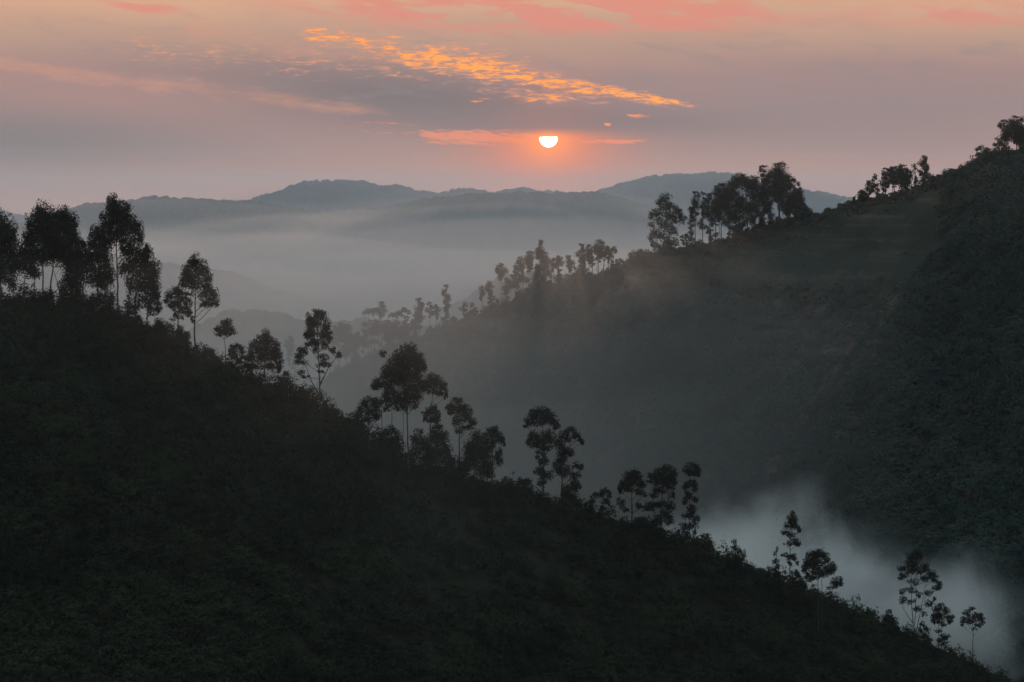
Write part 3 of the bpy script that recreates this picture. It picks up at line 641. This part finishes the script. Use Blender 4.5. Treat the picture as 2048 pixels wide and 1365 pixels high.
 ('slim layered eucalyptus with small mop top, last of the trio above the fog', (1380, 1108), [[(1380, 1108), (1379, 1040), (1379, 980), (1381, 940)]],
  [(1383, 932, 12, 6), (1374, 940, 9, 6), (1392, 941, 9, 7), (1383, 946, 13, 5), (1396, 950, 4, 5), (1384, 966, 8, 7), (1372, 972, 8, 7), (1390, 976, 6, 8), (1378, 990, 9, 7, .8), (1390, 998, 6, 7), (1370, 1000, 7, 7, .8), (1382, 1018, 10, 7), (1376, 1032, 11, 8), (1390, 1036, 8, 9), (1384, 1050, 10, 7), (1368, 1052, 9, 8), (1372, 1070, 9, 7, .8), (1388, 1066, 6, 5, .7), (1388, 1090, 8, 9)]),
 ('slim ragged eucalyptus rising tallest against the top of the fog bank', (1579, 1185), [[(1579, 1185), (1580, 1110), (1583, 1040)]],
  [(1585, 1028, 6, 6), (1580, 1040, 9, 7), (1589, 1042, 7, 8), (1576, 1052, 9, 6), (1592, 1054, 8, 7), (1597, 1060, 5, 6), (1570, 1066, 8, 5), (1582, 1068, 8, 7, .7), (1586, 1082, 11, 7), (1594, 1086, 6, 5), (1576, 1090, 7, 4, .7), (1570, 1110, 7, 4), (1578, 1116, 9, 5), (1588, 1118, 7, 6), (1594, 1124, 4, 4, .7), (1580, 1128, 6, 5, .7)]),
 ('thin spindly half-bare tree left of the slim ragged one against the fog', (1553, 1180), [[(1553, 1180), (1552, 1140), (1554, 1092)]],
  [(1554, 1100, 3, 6, .5), (1548, 1108, 4, 4, .5), (1551, 1122, 6, 6, .8), (1556, 1132, 6, 6, .8), (1549, 1140, 6, 6), (1556, 1150, 6, 6), (1551, 1162, 7, 7)]),
 ('dense dark umbrella shaped tree on two bare stems before the fog bank', (1637, 1262), [[(1637, 1262), (1636, 1200), (1636, 1130)], [(1644, 1255), (1644, 1200), (1645, 1140)], [(1638, 1190), (1622, 1165), (1612, 1150)], [(1644, 1200), (1662, 1178), (1674, 1165)]],
  [(1634, 1103, 9, 6), (1625, 1111, 11, 8), (1644, 1111, 11, 8), (1617, 1123, 10, 9), (1636, 1122, 18, 10), (1655, 1122, 9, 9), (1612, 1138, 8, 9), (1632, 1138, 20, 10), (1656, 1137, 13, 10), (1670, 1142, 8, 9), (1622, 1152, 14, 7), (1648, 1152, 16, 8), (1669, 1158, 12, 8), (1612, 1154, 6, 5), (1681, 1166, 6, 8), (1660, 1168, 9, 4, .7), (1618, 1164, 6, 3, .6)]),
 ('ragged dark bush tree at the foot of the slim tree before the fog', (1594, 1195), [[(1594, 1195), (1593, 1150)]],
  [(1591, 1145, 6, 6), (1596, 1155, 8, 6), (1586, 1162, 8, 7), (1602, 1165, 9, 7), (1592, 1174, 13, 8), (1608, 1176, 8, 7), (1578, 1176, 8, 6)]),
 ('tall vase shaped eucalyptus with fanning stems and airy crown before the fog', (1827, 1290), [[(1827, 1290), (1825, 1230), (1822, 1170), (1824, 1125)], [(1828, 1285), (1832, 1200), (1833, 1115)], [(1829, 1285), (1842, 1220), (1856, 1150)], [(1825, 1245), (1814, 1230), (1803, 1212)]],
  [(1832, 1106, 8, 6), (1825, 1116, 10, 7), (1840, 1118, 9, 8), (1817, 1126, 9, 6), (1833, 1130, 15, 8), (1848, 1134, 9, 8), (1806, 1138, 9, 5), (1820, 1142, 12, 7), (1838, 1146, 13, 7), (1858, 1144, 10, 8), (1798, 1150, 7, 6), (1812, 1154, 9, 5, .8), (1866, 1156, 9, 7), (1850, 1158, 10, 6), (1876, 1168, 6, 7), (1826, 1162, 12, 6, .6), (1870, 1176, 8, 5, .8), (1858, 1186, 9, 6, .6), (1826, 1184, 12, 6, .6), (1808, 1188, 7, 5, .7), (1840, 1192, 8, 6, .5), (1852, 1202, 10, 6, .8), (1872, 1200, 4, 4), (1812, 1206, 9, 6, .8), (1828, 1210, 10, 6, .5), (1838, 1220, 9, 6, .7), (1846, 1228, 6, 5, .7)]),
 ('small round crowned tree on two stems right of the tall vase shape', (1878, 1312), [[(1878, 1312), (1877, 1270), (1878, 1225)], [(1883, 1308), (1883, 1260), (1886, 1230)]],
  [(1882, 1212, 7, 5), (1876, 1221, 9, 7), (1889, 1221, 8, 7), (1868, 1232, 8, 6), (1882, 1233, 14, 7), (1897, 1234, 8, 7), (1864, 1242, 5, 4), (1880, 1244, 13, 5), (1900, 1244, 5, 5), (1890, 1252, 7, 3, .7), (1876, 1262, 7, 4, .5), (1890, 1272, 9, 6), (1880, 1280, 8, 5, .8), (1894, 1282, 5, 4)]),
 ('lollipop shaped tree with one bare thin stem, outermost above the fog', (1945, 1345), [[(1945, 1345), (1946, 1300), (1946, 1225)]],
  [(1945, 1221, 8, 4), (1936, 1228, 9, 5), (1954, 1228, 8, 5), (1927, 1240, 8, 6), (1945, 1236, 13, 6), (1962, 1239, 7, 6), (1966, 1248, 4, 4), (1938, 1246, 10, 4), (1954, 1248, 7, 4), (1947, 1258, 6, 3, .6), (1924, 1249, 4, 3)]),
]
for i, (lab, foot, tr, cl) in enumerate(HERO):
    Y = ground_Y(z_near, near_B, near_D, *foot)
    tree('eucalyptus_tree' if 'bush' not in lab.split()[:3] else 'bushy_tree', lab, 'tree', G_NEAR, Y, None, foot[0], tr, cl, seed=i, w=0.13 if foot[1] > 1100 or 'small' in lab or 'thin' in lab or 'young' in lab else 0.21,
         leaf=0.38 if foot[1] > 700 else 0.44, fill=3.0)

SHRUB = [
 ('broad leafy bush hiding the stems under the left side of the broad dark dome', (775, 912), [(768, 868, 12, 9), (784, 862, 11, 9), (758, 878, 11, 9), (776, 880, 18, 11), (795, 876, 10, 10), (766, 892, 16, 10), (788, 894, 16, 10)]),
 ('tall leafy bush hiding the stem of the broad dark dome on its right', (840, 938), [(838, 868, 9, 9), (830, 880, 11, 10), (848, 882, 11, 11), (838, 896, 16, 11), (854, 900, 10, 11), (826, 906, 12, 10), (842, 914, 18, 10)]),
 ('low dense bush between the dark pyramid tree and the bushy many stemmed tree', (915, 972), [(910, 920, 11, 9), (922, 926, 11, 9), (902, 934, 11, 10), (916, 940, 16, 10), (930, 944, 10, 9), (912, 954, 18, 9)]),
 ('dense bush left of the medium eucalyptus on the open crest', (712, 890), [(708, 846, 9, 7), (718, 852, 10, 8), (700, 858, 10, 8), (712, 866, 15, 9), (726, 870, 10, 8)]),
 ('thick low bush around the foot of the wide forked middle trio tree', (1300, 1090), [(1292, 1050, 10, 7), (1306, 1056, 11, 8), (1282, 1060, 10, 8), (1298, 1066, 16, 9), (1318, 1068, 11, 8)]),
 ('thick low bush under the ragged shorter tree of the pair', (1140, 1030), [(1132, 992, 9, 7), (1146, 996, 9, 8), (1122, 1002, 10, 8), (1138, 1008, 16, 9), (1154, 1010, 9, 8)]),
 ('rounded leafy shrub at the foot of the tall lone eucalyptus', (416, 730), [(412, 702, 12, 8), (425, 706, 9, 8), (405, 713, 12, 8), (420, 718, 16, 9), (434, 722, 8, 8)]),
 ('compact upright shrub left of the fog where the crest dips', (1416, 1112), [(1412, 1074, 6, 6), (1410, 1085, 8, 7), (1421, 1088, 8, 7), (1416, 1098, 13, 8), (1428, 1102, 6, 6)]),
 ('pointed dark shrub against the left end of the fog bank', (1472, 1140), [(1469, 1088, 5, 6), (1468, 1098, 8, 6), (1478, 1102, 7, 6), (1466, 1112, 11, 8), (1482, 1114, 10, 8), (1473, 1126, 18, 9)]),
 ('low ragged shrub between the pointed dark shrub and the spindly tree', (1522, 1168), [(1518, 1142, 9, 6), (1530, 1150, 10, 7), (1510, 1150, 8, 7), (1540, 1160, 9, 7)]),
 ('cone shaped shrub with tiered sides halfway down the fog edge', (1776, 1272), [(1776, 1222, 5, 5), (1775, 1231, 9, 5), (1777, 1241, 13, 6), (1776, 1252, 17, 7), (1790, 1258, 8, 6)]),
 ('small upright shrub just left of the cone shaped tiered shrub', (1738, 1262), [(1738, 1221, 5, 5), (1736, 1230, 8, 6), (1743, 1238, 8, 7), (1734, 1244, 9, 7)]),
 ('airy shrub at the foot of the tall vase shaped eucalyptus', (1848, 1302), [(1847, 1251, 8, 5, .8), (1856, 1258, 7, 6, .8), (1840, 1260, 7, 6, .8), (1850, 1269, 11, 6, .8), (1842, 1277, 9, 6), (1857, 1280, 8, 6)]),
 ('feathery shrub right of the ragged pair above the bare valley', (1182, 1042), [(1172, 1010, 6, 6, .8), (1180, 1020, 9, 7), (1168, 1026, 8, 7)]),
 ('pale bushy shrub left of the flat-topped eucalyptus above the bare valley', (1046, 1002), [(1042, 962, 8, 7, .8), (1050, 972, 9, 8), (1036, 975, 8, 8), (1045, 985, 13, 8)]),
 ('shaggy shrub on the crest below the mop crowned eucalyptus', (1016, 994), [(1012, 962, 7, 6), (1022, 968, 8, 7), (1006, 974, 9, 8), (1018, 982, 12, 8)]),
 ('wide leafy shrub under the right edge of the dense grove', (330, 700), [(322, 648, 12, 9), (336, 655, 11, 9), (316, 662, 13, 10), (334, 670, 15, 10), (346, 682, 10, 9)]),
 ('leafy shrub below the frame-edge tree in the dense grove', (30, 650), [(26, 606, 10, 8), (40, 612, 12, 9), (16, 616, 12, 9), (30, 626, 18, 9)]),
 ('low shrub spreading right of the tall columnar eucalyptus foot', (690, 868), [(672, 828, 12, 7), (688, 838, 13, 8), (702, 848, 11, 8), (684, 850, 16, 8)]),
 ('tufted shrub near the lowest corner of the near crest', (1905, 1345), [(1902, 1302, 7, 6), (1910, 1310, 8, 6), (1897, 1314, 8, 6), (1908, 1322, 11, 7)]),
 ('low twiggy shrub at the very end of the near crest', (1962, 1372), [(1956, 1338, 8, 6), (1968, 1346, 8, 6), (1950, 1350, 9, 6), (1980, 1356, 8, 6)]),
]
for i, (lab, foot, cl) in enumerate(SHRUB):
    Y = ground_Y(z_near, near_B, near_D, *foot)
    top = min(c[1] for c in cl)
    tree('shrub', lab, 'shrub', 'shrubs along the crest of the near hillside', Y, None, foot[0], [[foot, (foot[0], (foot[1] + top) / 2)]], cl, seed=200 + i, w=0.08, leaf=0.38, fill=2.6, mat=M_bush)

# trees on the ridge across the valley: (px, top, half width, crown share, kind)
RIDGES = [
 ('hazy trees at the low end of the middle ridge', 'at the low hazy end of the middle ridge', [
  (580, 673, 9, .4, 'round'), (592, 690, 7, .5, 'open'), (606, 700, 8, .5, 'open'), (668, 652, 10, .40, 'round'), (679, 646, 10, .35, 'round'), (694, 650, 13, .40, 'dome'), (677, 670, 9, .5, 'open'), (704, 668, 11, .5, 'dome'),
  (716, 664, 8, .5, 'round'), (729, 659, 11, .5, 'cone'), (690, 690, 10, .5, 'dome'), (715, 690, 9, .5, 'open'), (737, 618, 7, .13, 'umbrella'), (749, 616, 7, .2, 'umbrella'), (743, 636, 12, .3, 'open'), (763, 604, 8, .30, 'round'), (757, 642, 10, .4, 'dome'), (748, 677, 8, .4, 'umbrella'),
  (777, 641, 10, .5, 'dome'), (785, 626, 6, .15, 'umbrella'), (790, 640, 8, .5, 'round'), (796, 623, 6, .15, 'umbrella'), (809, 616, 7, .25, 'umbrella'), (812, 632, 11, .6, 'cone'), (778, 655, 11, .7, 'dome'), (804, 655, 12, .8, 'dome')]),
 ('spaced trees on the lower middle ridge', 'among the spaced trees on the lower middle ridge', [
  (829, 629, 12, .5, 'cone'), (838, 596, 11, .55, 'tall'), (860, 604, 8, .45, 'round'), (873, 610, 8, .5, 'round'), (862, 652, 10, .9, 'cone'), (891, 569, 10, .72, 'tall'), (890, 630, 9, .6, 'open'), (907, 634, 8, .6, 'dome'), (921, 640, 7, .8, 'open'), (935, 603, 12, .6, 'open'), (954, 614, 9, .8, 'open')]),
 ('trees in the middle grove of the middle ridge', 'in the middle grove of the ridge', [
  (964, 571, 8, .45, 'round'), (979, 563, 9, .5, 'tall'), (984, 590, 9, .5, 'open'), (994, 597, 8, .8, 'open'), (1002, 528, 11, .35, 'dome'), (1014, 557, 12, .5, 'dome'), (1014, 605, 7, .9, 'dome'), (1029, 592, 8, .6, 'open'), (1031, 530, 9, .55, 'tall'), (1040, 513, 9, .3, 'dome'), (1046, 534, 11, .45, 'cone'), (1059, 503, 12, .42, 'dome'), (1062, 577, 9, .8, 'dome'),
  (1081, 481, 13, .35, 'cone'), (1089, 504, 15, .8, 'tall'), (1075, 530, 11, .8, 'dome'), (1107, 517, 7, .4, 'round'), (1118, 512, 9, .45, 'round'), (1118, 538, 12, .9, 'cone')]),
 ('trees in the upper row of the middle ridge', 'in the upper row before the broad skyline bush', [
  (1139, 512, 9, .6, 'dome'), (1150, 530, 8, .8, 'open'), (1162, 487, 10, .65, 'tall'), (1166, 533, 9, .8, 'dome'), (1177, 489, 8, .55, 'tall'), (1185, 500, 8, .6, 'round'), (1197, 480, 11, .5, 'dome'), (1208, 484, 9, .55, 'round'), (1217, 493, 7, .6, 'round'), (1226, 491, 10, .65, 'open'), (1236, 515, 7, .8, 'open')]),
 ('trees in the dense skyline grove', 'in the dense skyline grove', [
  (1384, 410, 11, .6, 'open'), (1390, 383, 10, .5, 'round'), (1372, 462, 9, .5, 'open'), (1406, 384, 9, .55, 'cone'), (1418, 388, 12, .6, 'dome'), (1422, 456, 9, .5, 'open'), (1432, 372, 10, .55, 'dome'), (1442, 367, 16, .5, 'dome'), (1458, 378, 14, .7, 'dome'), (1472, 378, 15, .75, 'tall'), (1485, 348, 22, .45, 'umbrella'), (1494, 366, 15, .8, 'dome'), (1510, 352, 14, .85, 'dome'),
  (1527, 331, 12, .8, 'tall'), (1540, 350, 15, .85, 'dome'), (1558, 326, 20, .5, 'dome'), (1557, 344, 11, .55, 'tall'), (1579, 346, 12, .6, 'open'), (1590, 352, 8, .35, 'open'), (1597, 376, 13, .7, 'dome'), (1580, 385, 14, .8, 'dome'), (1607, 400, 8, .9, 'open')]),
 ('trees in the small row on the high skyline', 'in the small skyline row above the terraces', [
  (1708, 394, 5, .9, 'cone'), (1726, 380, 10, .95, 'dome'), (1739, 362, 9, .75, 'round'), (1754, 347, 9, .65, 'open'), (1770, 336, 10, .7, 'dome'), (1788, 333, 12, .65, 'dome'), (1805, 330, 12, .8, 'dome'), (1815, 340, 9, .85, 'tall'), (1831, 326, 9, .7, 'open'), (1848, 312, 9, .75, 'tall'), (1862, 345, 7, .9, 'open')]),
 ('trees highest on the skyline', 'at the highest end of the skyline', [
  (1963, 288, 12, .7, 'open'), (1978, 297, 9, .8, 'open'), (1999, 274, 10, .75, 'open'), (2010, 241, 14, .75, 'dome'), (2033, 232, 17, .7, 'dome'), (2042, 258, 16, .85, 'dome')]),
]
ORD = ['leftmost', 'second', 'third', 'fourth', 'fifth', 'sixth', 'seventh', 'eighth', 'ninth', 'tenth', 'eleventh', 'twelfth', 'thirteenth', 'fourteenth', 'fifteenth', 'sixteenth', 'seventeenth',
       'eighteenth', 'nineteenth', 'twentieth', 'twenty-first', 'twenty-second', 'twenty-third', 'twenty-fourth', 'twenty-fifth', 'twenty-sixth', 'twenty-seventh']
LOOK = {'round': 'round-crowned eucalyptus', 'dome': 'dome-crowned eucalyptus', 'cone': 'pointed eucalyptus', 'umbrella': 'flat umbrella-crowned eucalyptus', 'tall': 'tall long-crowned eucalyptus', 'open': 'open ragged eucalyptus'}
def auto_clumps(px, top, hw, share, kind, foot, r):
    h = max(10.0, (foot - top)) * share
    cl = []
    if kind in ('round', 'dome', 'cone', 'tall'):
        n = {'round': 7, 'dome': 10, 'cone': 9, 'tall': 12}[kind]
        for i in range(n):
            t = (i + 0.35) / n
            if kind == 'cone': ww = hw * (0.25 + 0.75 * t)
            elif kind == 'tall': ww = hw * (0.55 + 0.45 * math.sin(min(1, t * 2.6) * math.pi / 2)) * (1 - 0.25 * t)
            else: ww = hw * math.sin(math.pi * min(0.92, 0.18 + 0.80 * t)) ** 0.7
            rx = max(2.2, ww * r.uniform(0.42, 0.62)); ry = max(2.0, min(rx * 0.8, h / n * 1.5))
            x = px + r.uniform(-1, 1) * max(0, ww - rx)
            cl.append((x, top + ry * 0.9 + t * max(1, h - 2 * ry), rx, ry, r.uniform(.7, 1.1)))
        cl.append((px, top + 2.2, max(2.0, hw * 0.35), 2.4, 1.0))
    elif kind == 'umbrella':
        for i in range(7):
            x = px + (i - 3) / 3 * hw * 0.75
            q = abs(i - 3) / 3
            ry = max(2.0, hw * 0.28)
            cl.append((x, top + ry + q * q * hw * 0.55, hw * 0.32, ry, 1.0))
        cl.append((px, top + hw * 0.6, hw * 0.5, max(2, hw * 0.25), .8))
    else:
        for i in range(9):
            t = (i + 0.3) / 9
            ww = hw * (0.45 + 0.6 * math.sin(math.pi * min(1, 0.2 + t * 0.8)))
            rx = max(1.8, hw * r.uniform(0.25, 0.42))
            cl.append((px + r.uniform(-1, 1) * max(1, ww - rx), top + rx * 0.8 + t * h, rx, max(1.7, rx * 0.7), r.uniform(.55, 1.0)))
    if share < 0.6 and r.random() < 0.6:      # a stray lower tuft
        cl.append((px + r.uniform(-1, 1) * hw * 0.6, top + h + (foot - top - h) * r.uniform(.2, .6), hw * 0.35, max(1.8, hw * 0.25), .7))
    return cl
sid = 400
r = random.Random(5)
for grp, where, rows in RIDGES:
    rows = sorted(rows, key=lambda q: q[0])
    for i, (px, top, hw, share, kind) in enumerate(rows):
        a0 = float(ray(px, 550.0)[0]); Y = float(mid_D(a0)) - r.uniform(-2, 5)
        zg = float(z_mid(np.array([a0 * Y]), np.array([Y]))[0])
        # row at which the foot stands
        foot = 682.5 - F * (zg / Y * CP + SP) / (CP - zg / Y * SP)
        lean = r.uniform(-1.5, 1.5)
        trunks = [[(px + lean, foot), (px + lean * .4, (foot + top) / 2), (px, top + 4)]]
        if kind in ('open', 'dome') and r.random() < .5: trunks.append([(px + lean + 2.5 * (1 if lean < 0 else -1), foot), (px + 3 * (1 if lean < 0 else -1), (foot + top) / 2), (px + hw * .4 * (1 if lean < 0 else -1), top + 8)])
        hz = 'hazy ' if px < 960 else ''
        pos = 'leftmost' if i == 0 else ('rightmost' if i == len(rows) - 1 else ORD[i] + ' from left')
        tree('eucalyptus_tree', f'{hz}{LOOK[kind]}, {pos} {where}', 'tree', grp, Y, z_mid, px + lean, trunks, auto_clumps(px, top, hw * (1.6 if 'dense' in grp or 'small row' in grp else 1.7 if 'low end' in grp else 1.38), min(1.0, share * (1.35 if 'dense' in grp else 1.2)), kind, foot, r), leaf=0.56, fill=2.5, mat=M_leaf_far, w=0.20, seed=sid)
        sid += 1
Y = 742.0
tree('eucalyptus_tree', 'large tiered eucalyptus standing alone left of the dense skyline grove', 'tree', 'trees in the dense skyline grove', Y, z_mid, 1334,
     [[(1334, 505), (1334, 450), (1331, 400)], [(1322, 508), (1322, 460), (1318, 430)]],
     [(1330, 395, 9, 8), (1322, 404, 10, 9), (1340, 404, 9, 9), (1331, 415, 16, 9), (1312, 425, 12, 8), (1352, 420, 10, 9), (1304, 432, 8, 7), (1336, 430, 16, 9), (1360, 432, 10, 7), (1318, 442, 14, 8), (1348, 440, 14, 7), (1302, 450, 7, 5), (1368, 440, 6, 6), (1330, 455, 16, 8), (1308, 464, 10, 8), (1346, 464, 12, 9),
      (1302, 476, 7, 7), (1322, 474, 14, 9), (1340, 482, 14, 9), (1306, 488, 7, 7), (1316, 494, 10, 8), (1350, 486, 8, 8), (1330, 497, 14, 7)], leaf=0.72, mat=M_leaf_far, seed=900)
tree('broad_bush', 'broad rounded bush on the skyline left of the large tiered eucalyptus', 'bush', None, 752.0, z_mid, 1277, [[(1277, 535), (1277, 505)], [(1264, 536), (1262, 512)], [(1290, 533), (1292, 510)]],
     [(1277, 504, 12, 6), (1265, 509, 9, 6), (1290, 508, 11, 7), (1258, 518, 8, 7), (1302, 514, 9, 7), (1254, 528, 7, 7), (1294, 520, 12, 7), (1308, 522, 8, 8), (1268, 528, 12, 6), (1285, 530, 14, 6), (1300, 530, 12, 6)], leaf=0.72, mat=M_leaf_far, seed=901)

# ------------------------------------------------------------------ air
def vol_mat(name, color, density, aniso):
    m = bpy.data.materials.new(name); m.use_nodes = True; t = m.node_tree; t.nodes.clear()
    v = t.nodes.new('ShaderNodeVolumePrincipled'); v.inputs['Color'].default_value = color
    v.inputs['Density'].default_value = density; v.inputs['Anisotropy'].default_value = aniso
    o = t.nodes.new('ShaderNodeOutputMaterial'); t.links.new(v.outputs[0], o.inputs['Volume'])
    return m, v
def box(name, x0, x1, y0, y1, z0, z1, mat):
    v = [(x, y, z) for z in (z0, z1) for y in (y0, y1) for x in (x0, x1)]
    q = [(0, 2, 3, 1), (4, 5, 7, 6), (0, 1, 5, 4), (2, 6, 7, 3), (0, 4, 6, 2), (1, 3, 7, 5)]
    return obj(name, mesh_from(name, np.array(v, float), np.array(q), mat))
M_haze, _ = vol_mat('haze', (0.84, 0.92, 0.96, 1), 0.00005, 0.5)
tag(box('haze', -6200, 6200, -420, 8800, FLOOR - 8.0, 62.0, M_haze), kind='stuff')

# mist lying in the far valley and in the gorge: low lenses with rolling tops
def mist_sheet(cols, y0, y1, top, amp, seed, mat, roll=420.0, ends=(8.0, 8.0)):
    """cols: sideways slope X/Y of each column; y0: near edge of each column"""
    nx, ny = len(cols), 60
    u = np.linspace(0, 1, nx)[None, :] + np.zeros((ny, 1)); w_ = np.linspace(0, 1, ny)[:, None] + np.zeros((1, nx))
    ys = y0[None, :] + (y1 - y0[None, :]) * w_
    xs = cols[None, :] * ys
    zt = top + fbm(xs / roll, ys / roll, seed, 3) * amp
    edge = np.clip(20 * np.minimum(w_, 1 - w_), 0, 1) ** 0.5 * np.clip(np.minimum(ends[0] * u, ends[1] * (1 - u)), 0, 1) ** 0.6
    zb = FLOOR - 5.0
    zt = zb + 0.5 + (zt - zb) * edge
    top_v = np.stack([xs, ys, zt], -1).reshape(-1, 3); bot_v = np.stack([xs, ys, 0 * xs + zb], -1).reshape(-1, 3)
    q = grid_quads(ny, nx); n = nx * ny
    ring = list(range(nx)) + [i * nx + nx - 1 for i in range(1, ny)] + [(ny - 1) * nx + i for i in range(nx - 2, -1, -1)] + [i * nx for i in range(ny - 2, 0, -1)]
    side = [(ring[i], ring[i] + n, ring[(i + 1) % len(ring)] + n, ring[(i + 1) % len(ring)]) for i in range(len(ring))]
    return tag(obj('valley_mist', mesh_from('valley_mist', np.concatenate([top_v, bot_v]), np.concatenate([q, q[:, ::-1] + n, np.array(side)]), mat, False)), kind='stuff')
wide = np.linspace(-0.62, 0.62, 90)
M_air, _ = vol_mat('far_valley_air', (0.66, 0.84, 1.0, 1), 0.00014, 0.35)
mist_sheet(wide, wide * 0 + 1020, 5600, 44, 8, 291, M_air)
for i_, (top, amp, ya, yb, de) in enumerate([(-14, 70, 1040, 3400, .00008), (-30, 90, 1020, 3300, .00010), (-44, 100, 1020, 3200, .00014), (-58, 100, 1020, 3150, .00018), (-72, 96, 1680, 3100, .00036), (-84, 90, 1700, 3050, .00060), (-98, 80, 1700, 2950, .00085), (-112, 70, 1700, 2850, .0011), (-128, 50, 1240, 2800, .0010)]):
    mm, _ = vol_mat('valley_mist', (1.0, 0.945, 0.90, 1), de, 0.62)
    mist_sheet(wide, wide * 0 + ya, yb, top, amp, 301 + 10 * i_, mm, roll=640.0)
gpx = np.linspace(-500, 2400, 110); ga = ray(gpx, 700.0)[0]
M_gorge, _ = vol_mat('gorge_mist', (1.0, 0.965, 0.92, 1), 0.00038, 0.65)
for i_, (top, amp, near0) in enumerate([(-14, 32, 295), (-34, 34, 310), (-52, 34, 335), (-70, 30, 375), (-90, 24, 415)]):
    g0 = np.interp(gpx, [-500, 900, 1150, 1300, 1420, 1560, 1700, 1800, 1900, 2020, 2400], [near0, near0, 0.5 * (near0 + 440), 440, 460, 474, 484, 502, 556, 660, 760])
    mist_sheet(ga, g0, 1010 - 6 * i_, top, amp, 401 + 10 * i_, M_gorge, roll=210.0, ends=(9.0, 9.0))

# the bright fog bank lying in the gorge
mf = bpy.data.materials.new('gorge_fog'); mf.use_nodes = True; t = mf.node_tree; t.nodes.clear(); k = Nodes(t)
g = t.nodes.new('ShaderNodeNewGeometry'); s = t.nodes.new('ShaderNodeSeparateXYZ'); t.links.new(g.outputs['Position'], s.inputs[0])
n1 = k.noise(g.outputs['Position'], 0.030, 5.0, 0.60, 0.8)
x0 = float(at(1850, 1080, 520)[0]); xl = float(at(1400, 1080, 520)[0])
drop = k.mul(k.m('MAXIMUM', k.sub(s.outputs[0], x0), 0.0), 0.6)
ztop = k.sub(k.sub(-95.0, drop), k.mul(k.m('MAXIMUM', k.sub(xl + 30, s.outputs[0]), 0.0), 0.34))
h = k.add(k.sub(ztop, s.outputs[2]), k.mul(k.sub(n1, 0.5), 62.0))
dens = k.mul(k.m('POWER', k.ss(h, -8.0, 20.0), 1.2), 0.11)
v = t.nodes.new('ShaderNodeVolumePrincipled'); v.inputs['Color'].default_value = (1.0, 0.965, 0.92, 1); v.inputs['Anisotropy'].default_value = 0.0
t.links.new(dens, v.inputs['Density'])
o = t.nodes.new('ShaderNodeOutputMaterial'); t.links.new(v.outputs[0], o.inputs['Volume'])
mf.cycles.volume_step_rate = 0.35
fx0 = float(at(1330, 1200, 440)[0]); fx1 = float(at(2250, 1200, 600)[0])
tag(box('gorge_fog', fx0, fx1, 432, 600, -205, -80, mf), kind='stuff')
